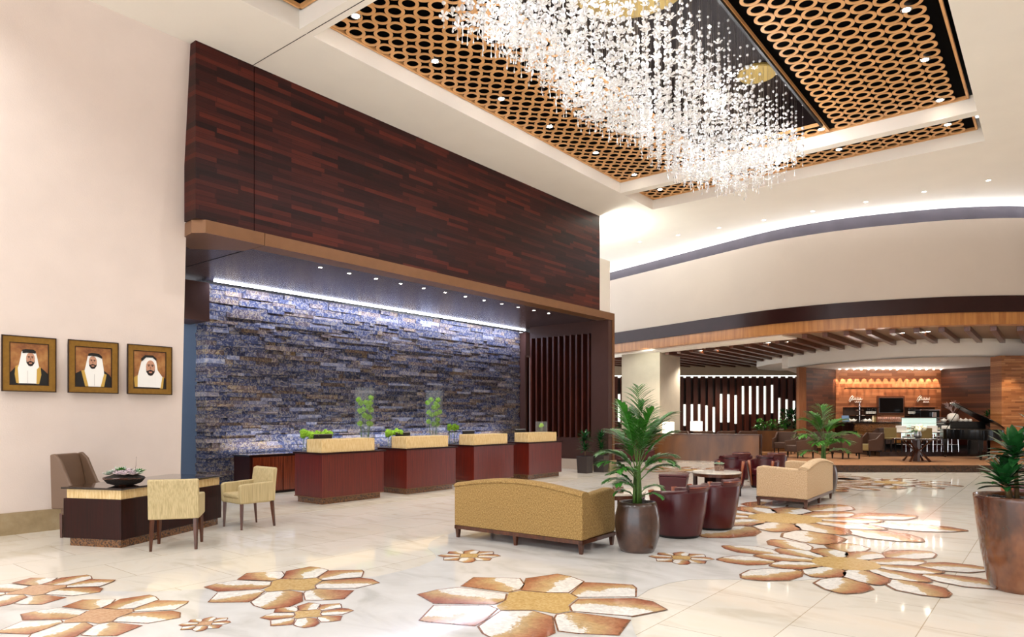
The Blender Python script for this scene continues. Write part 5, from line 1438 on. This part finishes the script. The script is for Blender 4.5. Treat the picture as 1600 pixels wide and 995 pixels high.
def dist(p): return p[0]**2+p[1]**2+(p[2]-1.6)**2
def inview(p):
    d = p[0]*FX+p[1]*FY; l = p[0]*RX+p[1]*RY; px = 800+FOC*l/d; py = HZ-FOC*(p[2]-EYE)/d
    return 0 < px < 1600 and 0 < py < 995
def parts(name, lst, fn, mat, nm=100, smooth=False):
    lst = sorted([p for p in lst], key=lambda p: (not inview(p), dist(p)))
    near = lst[:nm]; rest = lst[nm:]
    protos = []
    for q in range(4):
        m_ = MB(); fn(m_, None, q); me = m_.mesh(name, mat)
        if smooth:
            for p in me.polygons: p.use_smooth = True
        protos.append(me)
    for i, p in enumerate(near):
        o = bpy.data.objects.new(name, protos[i % 4]); C.objects.link(o); o.parent = ch; o.location = toL(p)
        o.rotation_euler[2] = rc.uniform(0, 6.28)
        if len(p) > 3: s = p[3]; o.scale = (s, s, s)
    m_ = MB()
    for p in rest: fn(m_, p, 0)
    o = m_.build(name, mat, ch, smooth='all' if smooth else False); o['kind'] = 'stuff'
def ffl(mb, p, q):
    if p is None: flowermesh(mb, (0, 0, 0), 1.0, 0, .3*q)
    else: flowermesh(mb, toL(p), p[3], rc.uniform(0, 6.28), rc.uniform(-.5, .5))
def fbl(mb, p, q):
    if p is None: mb.ball((0, 0, 0), 1.0, 10, 7)
    else: mb.ball(toL(p), p[3], 8, 5)
def fdr(mb, p, q):
    L = .13+.03*q if p is None else rc.uniform(.12, .22)
    dropmesh(mb, (0, 0, 0) if p is None else toL(p), L, .013)
parts('crystal_flower', fl_p, ffl, crystal_w)
parts('crystal_ball', bl_p, fbl, crystal_c, smooth=True)
parts('crystal_drop', dr_p, fdr, crystal_c, smooth=True)
for i in range(26):
    x = rc.uniform(-5.95, -3.95); y = rc.uniform(6.2, 14.2); z = rc.uniform(7.0, 7.6)
    m_ = MB(); m_.ball((0, 0, 0), .022, 8, 6); o = m_.build('bulb', bulb_m, ch, smooth='all', loc=toL((x, y, z)))
for x in (-5.5, -4.35):
    for y in (6.8, 8.7, 10.6, 12.5, 14.0):
        point((x, y, 6.75), PCH, (1, 1, 1), .10)

# ================================================================== LIGHT FIXTURES
def fixture(name, label, loc, r, group, em=None):
    t = thing(name, label, 'downlight', loc, 0, group)
    MB().lathe([(r*.75, -.004), (r, -.008), (r*1.08, 0), (r, .004), (r*.75, .03)], 20, cap=False).build('trim_ring', chrome if em is None else whitecloth, t, smooth='all')
    MB().lathe([(r*.72, -.0065), (r*.72, -.003)], 20).build('lamp', em or lamp_em, t)
    return t
pos = [(-8.03, 6.39), (-8.03, 8.02), (-8.03, 9.74), (-8.03, 11.28), (-8.03, 13.05), (-8.03, 14.82), (-1.70, 9.7), (-1.70, 11.25), (-1.70, 13.02), (-1.70, 14.86), (-3.77, 14.86), (-8.03, 16.2), (-3.75, 16.22), (-1.72, 16.2)]
names = ['left ring panel, nearest to us', 'left ring panel, second from the near end', 'left ring panel, third from the near end', 'left ring panel, fourth from the near end', 'left ring panel, fifth from the near end', 'left ring panel, at its far end',
         'right ring panel, above the top edge of view', 'right ring panel, nearest visible one at the top', 'right ring panel, middle one', 'right ring panel, at its far end', 'ring strip by the far end of the chandelier recess', 'far ring strip, left end', 'far ring strip, middle', 'far ring strip, right end']
for (x, y), n_ in zip(pos, names):
    fixture('recessed_downlight', 'bright round downlight in the '+n_, (x, y, 7.452), .075, 'downlights in the ring panels')
    spot((x, y, 7.42), PDL, 110, (1, .98, .96), .06)
for i in range(12):
    y = 7.71+.664*i
    fixture('soffit_downlight', 'pinpoint downlight in the dark soffit above the desks, %s from the left' % ORD[i], (-10.72, y, 4.358), .042, 'row of soffit downlights')
    spot((-10.72, y, 4.33), PSO, 70, (1, .88, .75), .025, (-10.55, y, 0))
for i in range(8):
    x = -10.52+1.32*i
    fixture('ceiling_downlight', 'small white ceiling downlight before the curved wall, %s from the left' % ORD[i], (x, 19.78, 7.2), .055, 'row of downlights in the white ceiling')
    spot((x, 19.78, 7.17), PCD, 70, (1, .97, .92), .05)
# LED strip grazing the stone wall, strip behind the credenza
area((-13.40, 12.3, 4.33), 10.3, .08, PLED, (.62, .72, 1.0), (-13.62, 12.3, 3.2), (0, 1, 0))
struct(MB().box(-13.47, -13.41, 7.1, 17.5, 4.335, 4.36).build('trim_16', coveglow))
area((-13.45, 12.0, .84), 9.0, .06, PLED*.35, (.75, .82, 1.0), (-13.66, 12.0, 1.5), (0, 1, 0))
# cove lights along the curved wall top
cv = offs(CURVE, -.16)
for i in range(4, len(cv)-8, 5):
    a = Vector(cv[i]); b = Vector(cv[min(i+5, len(cv)-1)]); m = (a+b)/2; d = (b-a)
    nrm = Vector((d.y, -d.x)).normalized()
    area((m.x, m.y, 6.83), d.length*.98, .06, PCOVE*d.length, (.80, .88, 1.0), (m.x+nrm.x*.35, m.y+nrm.y*.35, 7.3), (d.x, d.y, 0))
# wash light from the ledge on the pier
area((-11.0, 16.95, 6.15), 1.6, .2, 100, (.95, 1, .92), (-10.9, 17.2, 7.2))
# lounge lights
for px, d, z in ((1010, 24.0, 3.8), (1090, 27, 3.8), (1190, 25.2, 3.8), (1290, 20.4, 3.8), (1400, 19.9, 3.8), (1500, 19.9, 3.8), (1330, 25.3, 3.4), (1400, 24.8, 3.4), (1470, 24.8, 3.4), (1530, 24.3, 3.4), (1150, 30.5, 3.8)):
    x, y = site(px, d); spot((x, y, z), PLO*(.4 if z < 3.5 else 1), 140, (1, .90, .78), .12)
x, y = site(1412, 21.5)
for px, py_, lab in ((1410, 521, 'bright spotlight between the lounge ceiling beams'), (1372, 527, 'small spotlight in the beams left of the bright one'), (1450, 519, 'small spotlight in the beams right of the bright one'), (1201, 536, 'gold rimmed spotlight among the left beams, right one'), (1099, 548, 'gold rimmed spotlight among the left beams, left one'), (1122, 547, 'gold rimmed spotlight among the left beams, middle one'), (1229, 535, 'gold rimmed spotlight near the end of the left beams')):
    x, y = gp(px, py_, 3.98); fixture('beam_spotlight', lab, (x, y, 4.0), .07, 'spotlights between lounge beams')
# wash on textured column and the pier at the right
x, y = site(1003, 24.4); spot((x, y, 3.9), 60, 100, (.94, 1, .9), .1, (x-.3, y+2, 2.6))
x, y = site(1585, 20.7); spot((x, y, 3.35), 60, 60, (1, .8, .6), .05, (x+.1, y+1, 0))
# ceiling lamps over the near lobby (outside the view, in the ceiling behind the camera)
for x, y in ((-6.5, 1.0), (-3, 1.5), (-5, -2.5), (1, 0), (1.5, 6), (-9.3, 1.0), (2, 12)):
    fixture('ceiling_downlight', 'round ceiling downlight over the near lobby at %s' % {(-6.5, 1.0): 'the left front', (-3, 1.5): 'the centre front', (-5, -2.5): 'the rear', (1, 0): 'the right front', (1.5, 6): 'the right side', (-9.3, 1.0): 'the portrait wall', (2, 12): 'the far right side'}[(x, y)], (x, y, 7.2), .12, None)
    spot((x, y, 7.15), PNE, 150, (.95, .98, 1), .15)

# added uplight troughs, floating before the bar wall, put in to brighten the white ceiling
for px in (1345, 1395, 1445):
    x, y = site(px, 26.9); area((x, y, 2.70), 1.2, .08, 9, (1, .97, .92), (x-.6*FX, y-.6*FY, 3.45), (RX, RY, 0))
    tag(MB().box(-.62, .62, -.05, .05, -.05, -.012).build('added_trough', bronze, loc=(x, y, 2.70), rz=YAW), 'slim bronze trough added to light the white bar ceiling, %s' % {1345: 'left', 1395: 'middle', 1445: 'right'}[px], 'uplight', 'added uplight troughs')
spot((-12.5, 5.6, 3.3), 150, 120, (.8, .88, 1), .1, (-15.5, 6.5, 1.0))  # added fill lamp without a fixture, brightens the dark blue-grey corridor
# ================================================================== CAMERA / LIGHT / WORLD
cam = bpy.data.cameras.new('cam'); cam.sensor_width = 36; cam.lens = 36*FOC/1600; cam.shift_y = (HZ-497.5)/1600
cam.clip_start = .1; cam.clip_end = 200
co = bpy.data.objects.new('camera', cam); C.objects.link(co); co.location = (0, 0, EYE); co.rotation_euler = (PI/2, 0, YAW); sc.camera = co
w = bpy.data.worlds.new('world'); sc.world = w; w.use_nodes = True
bg = w.node_tree.nodes['Background']; bg.inputs[0].default_value = lin('#f4f8ff'); bg.inputs[1].default_value = WORLD
sc.view_settings.view_transform = 'Standard'; sc.view_settings.look = 'None'; sc.view_settings.exposure = EXPO; sc.view_settings.gamma = 1
# downlights in the ring panels
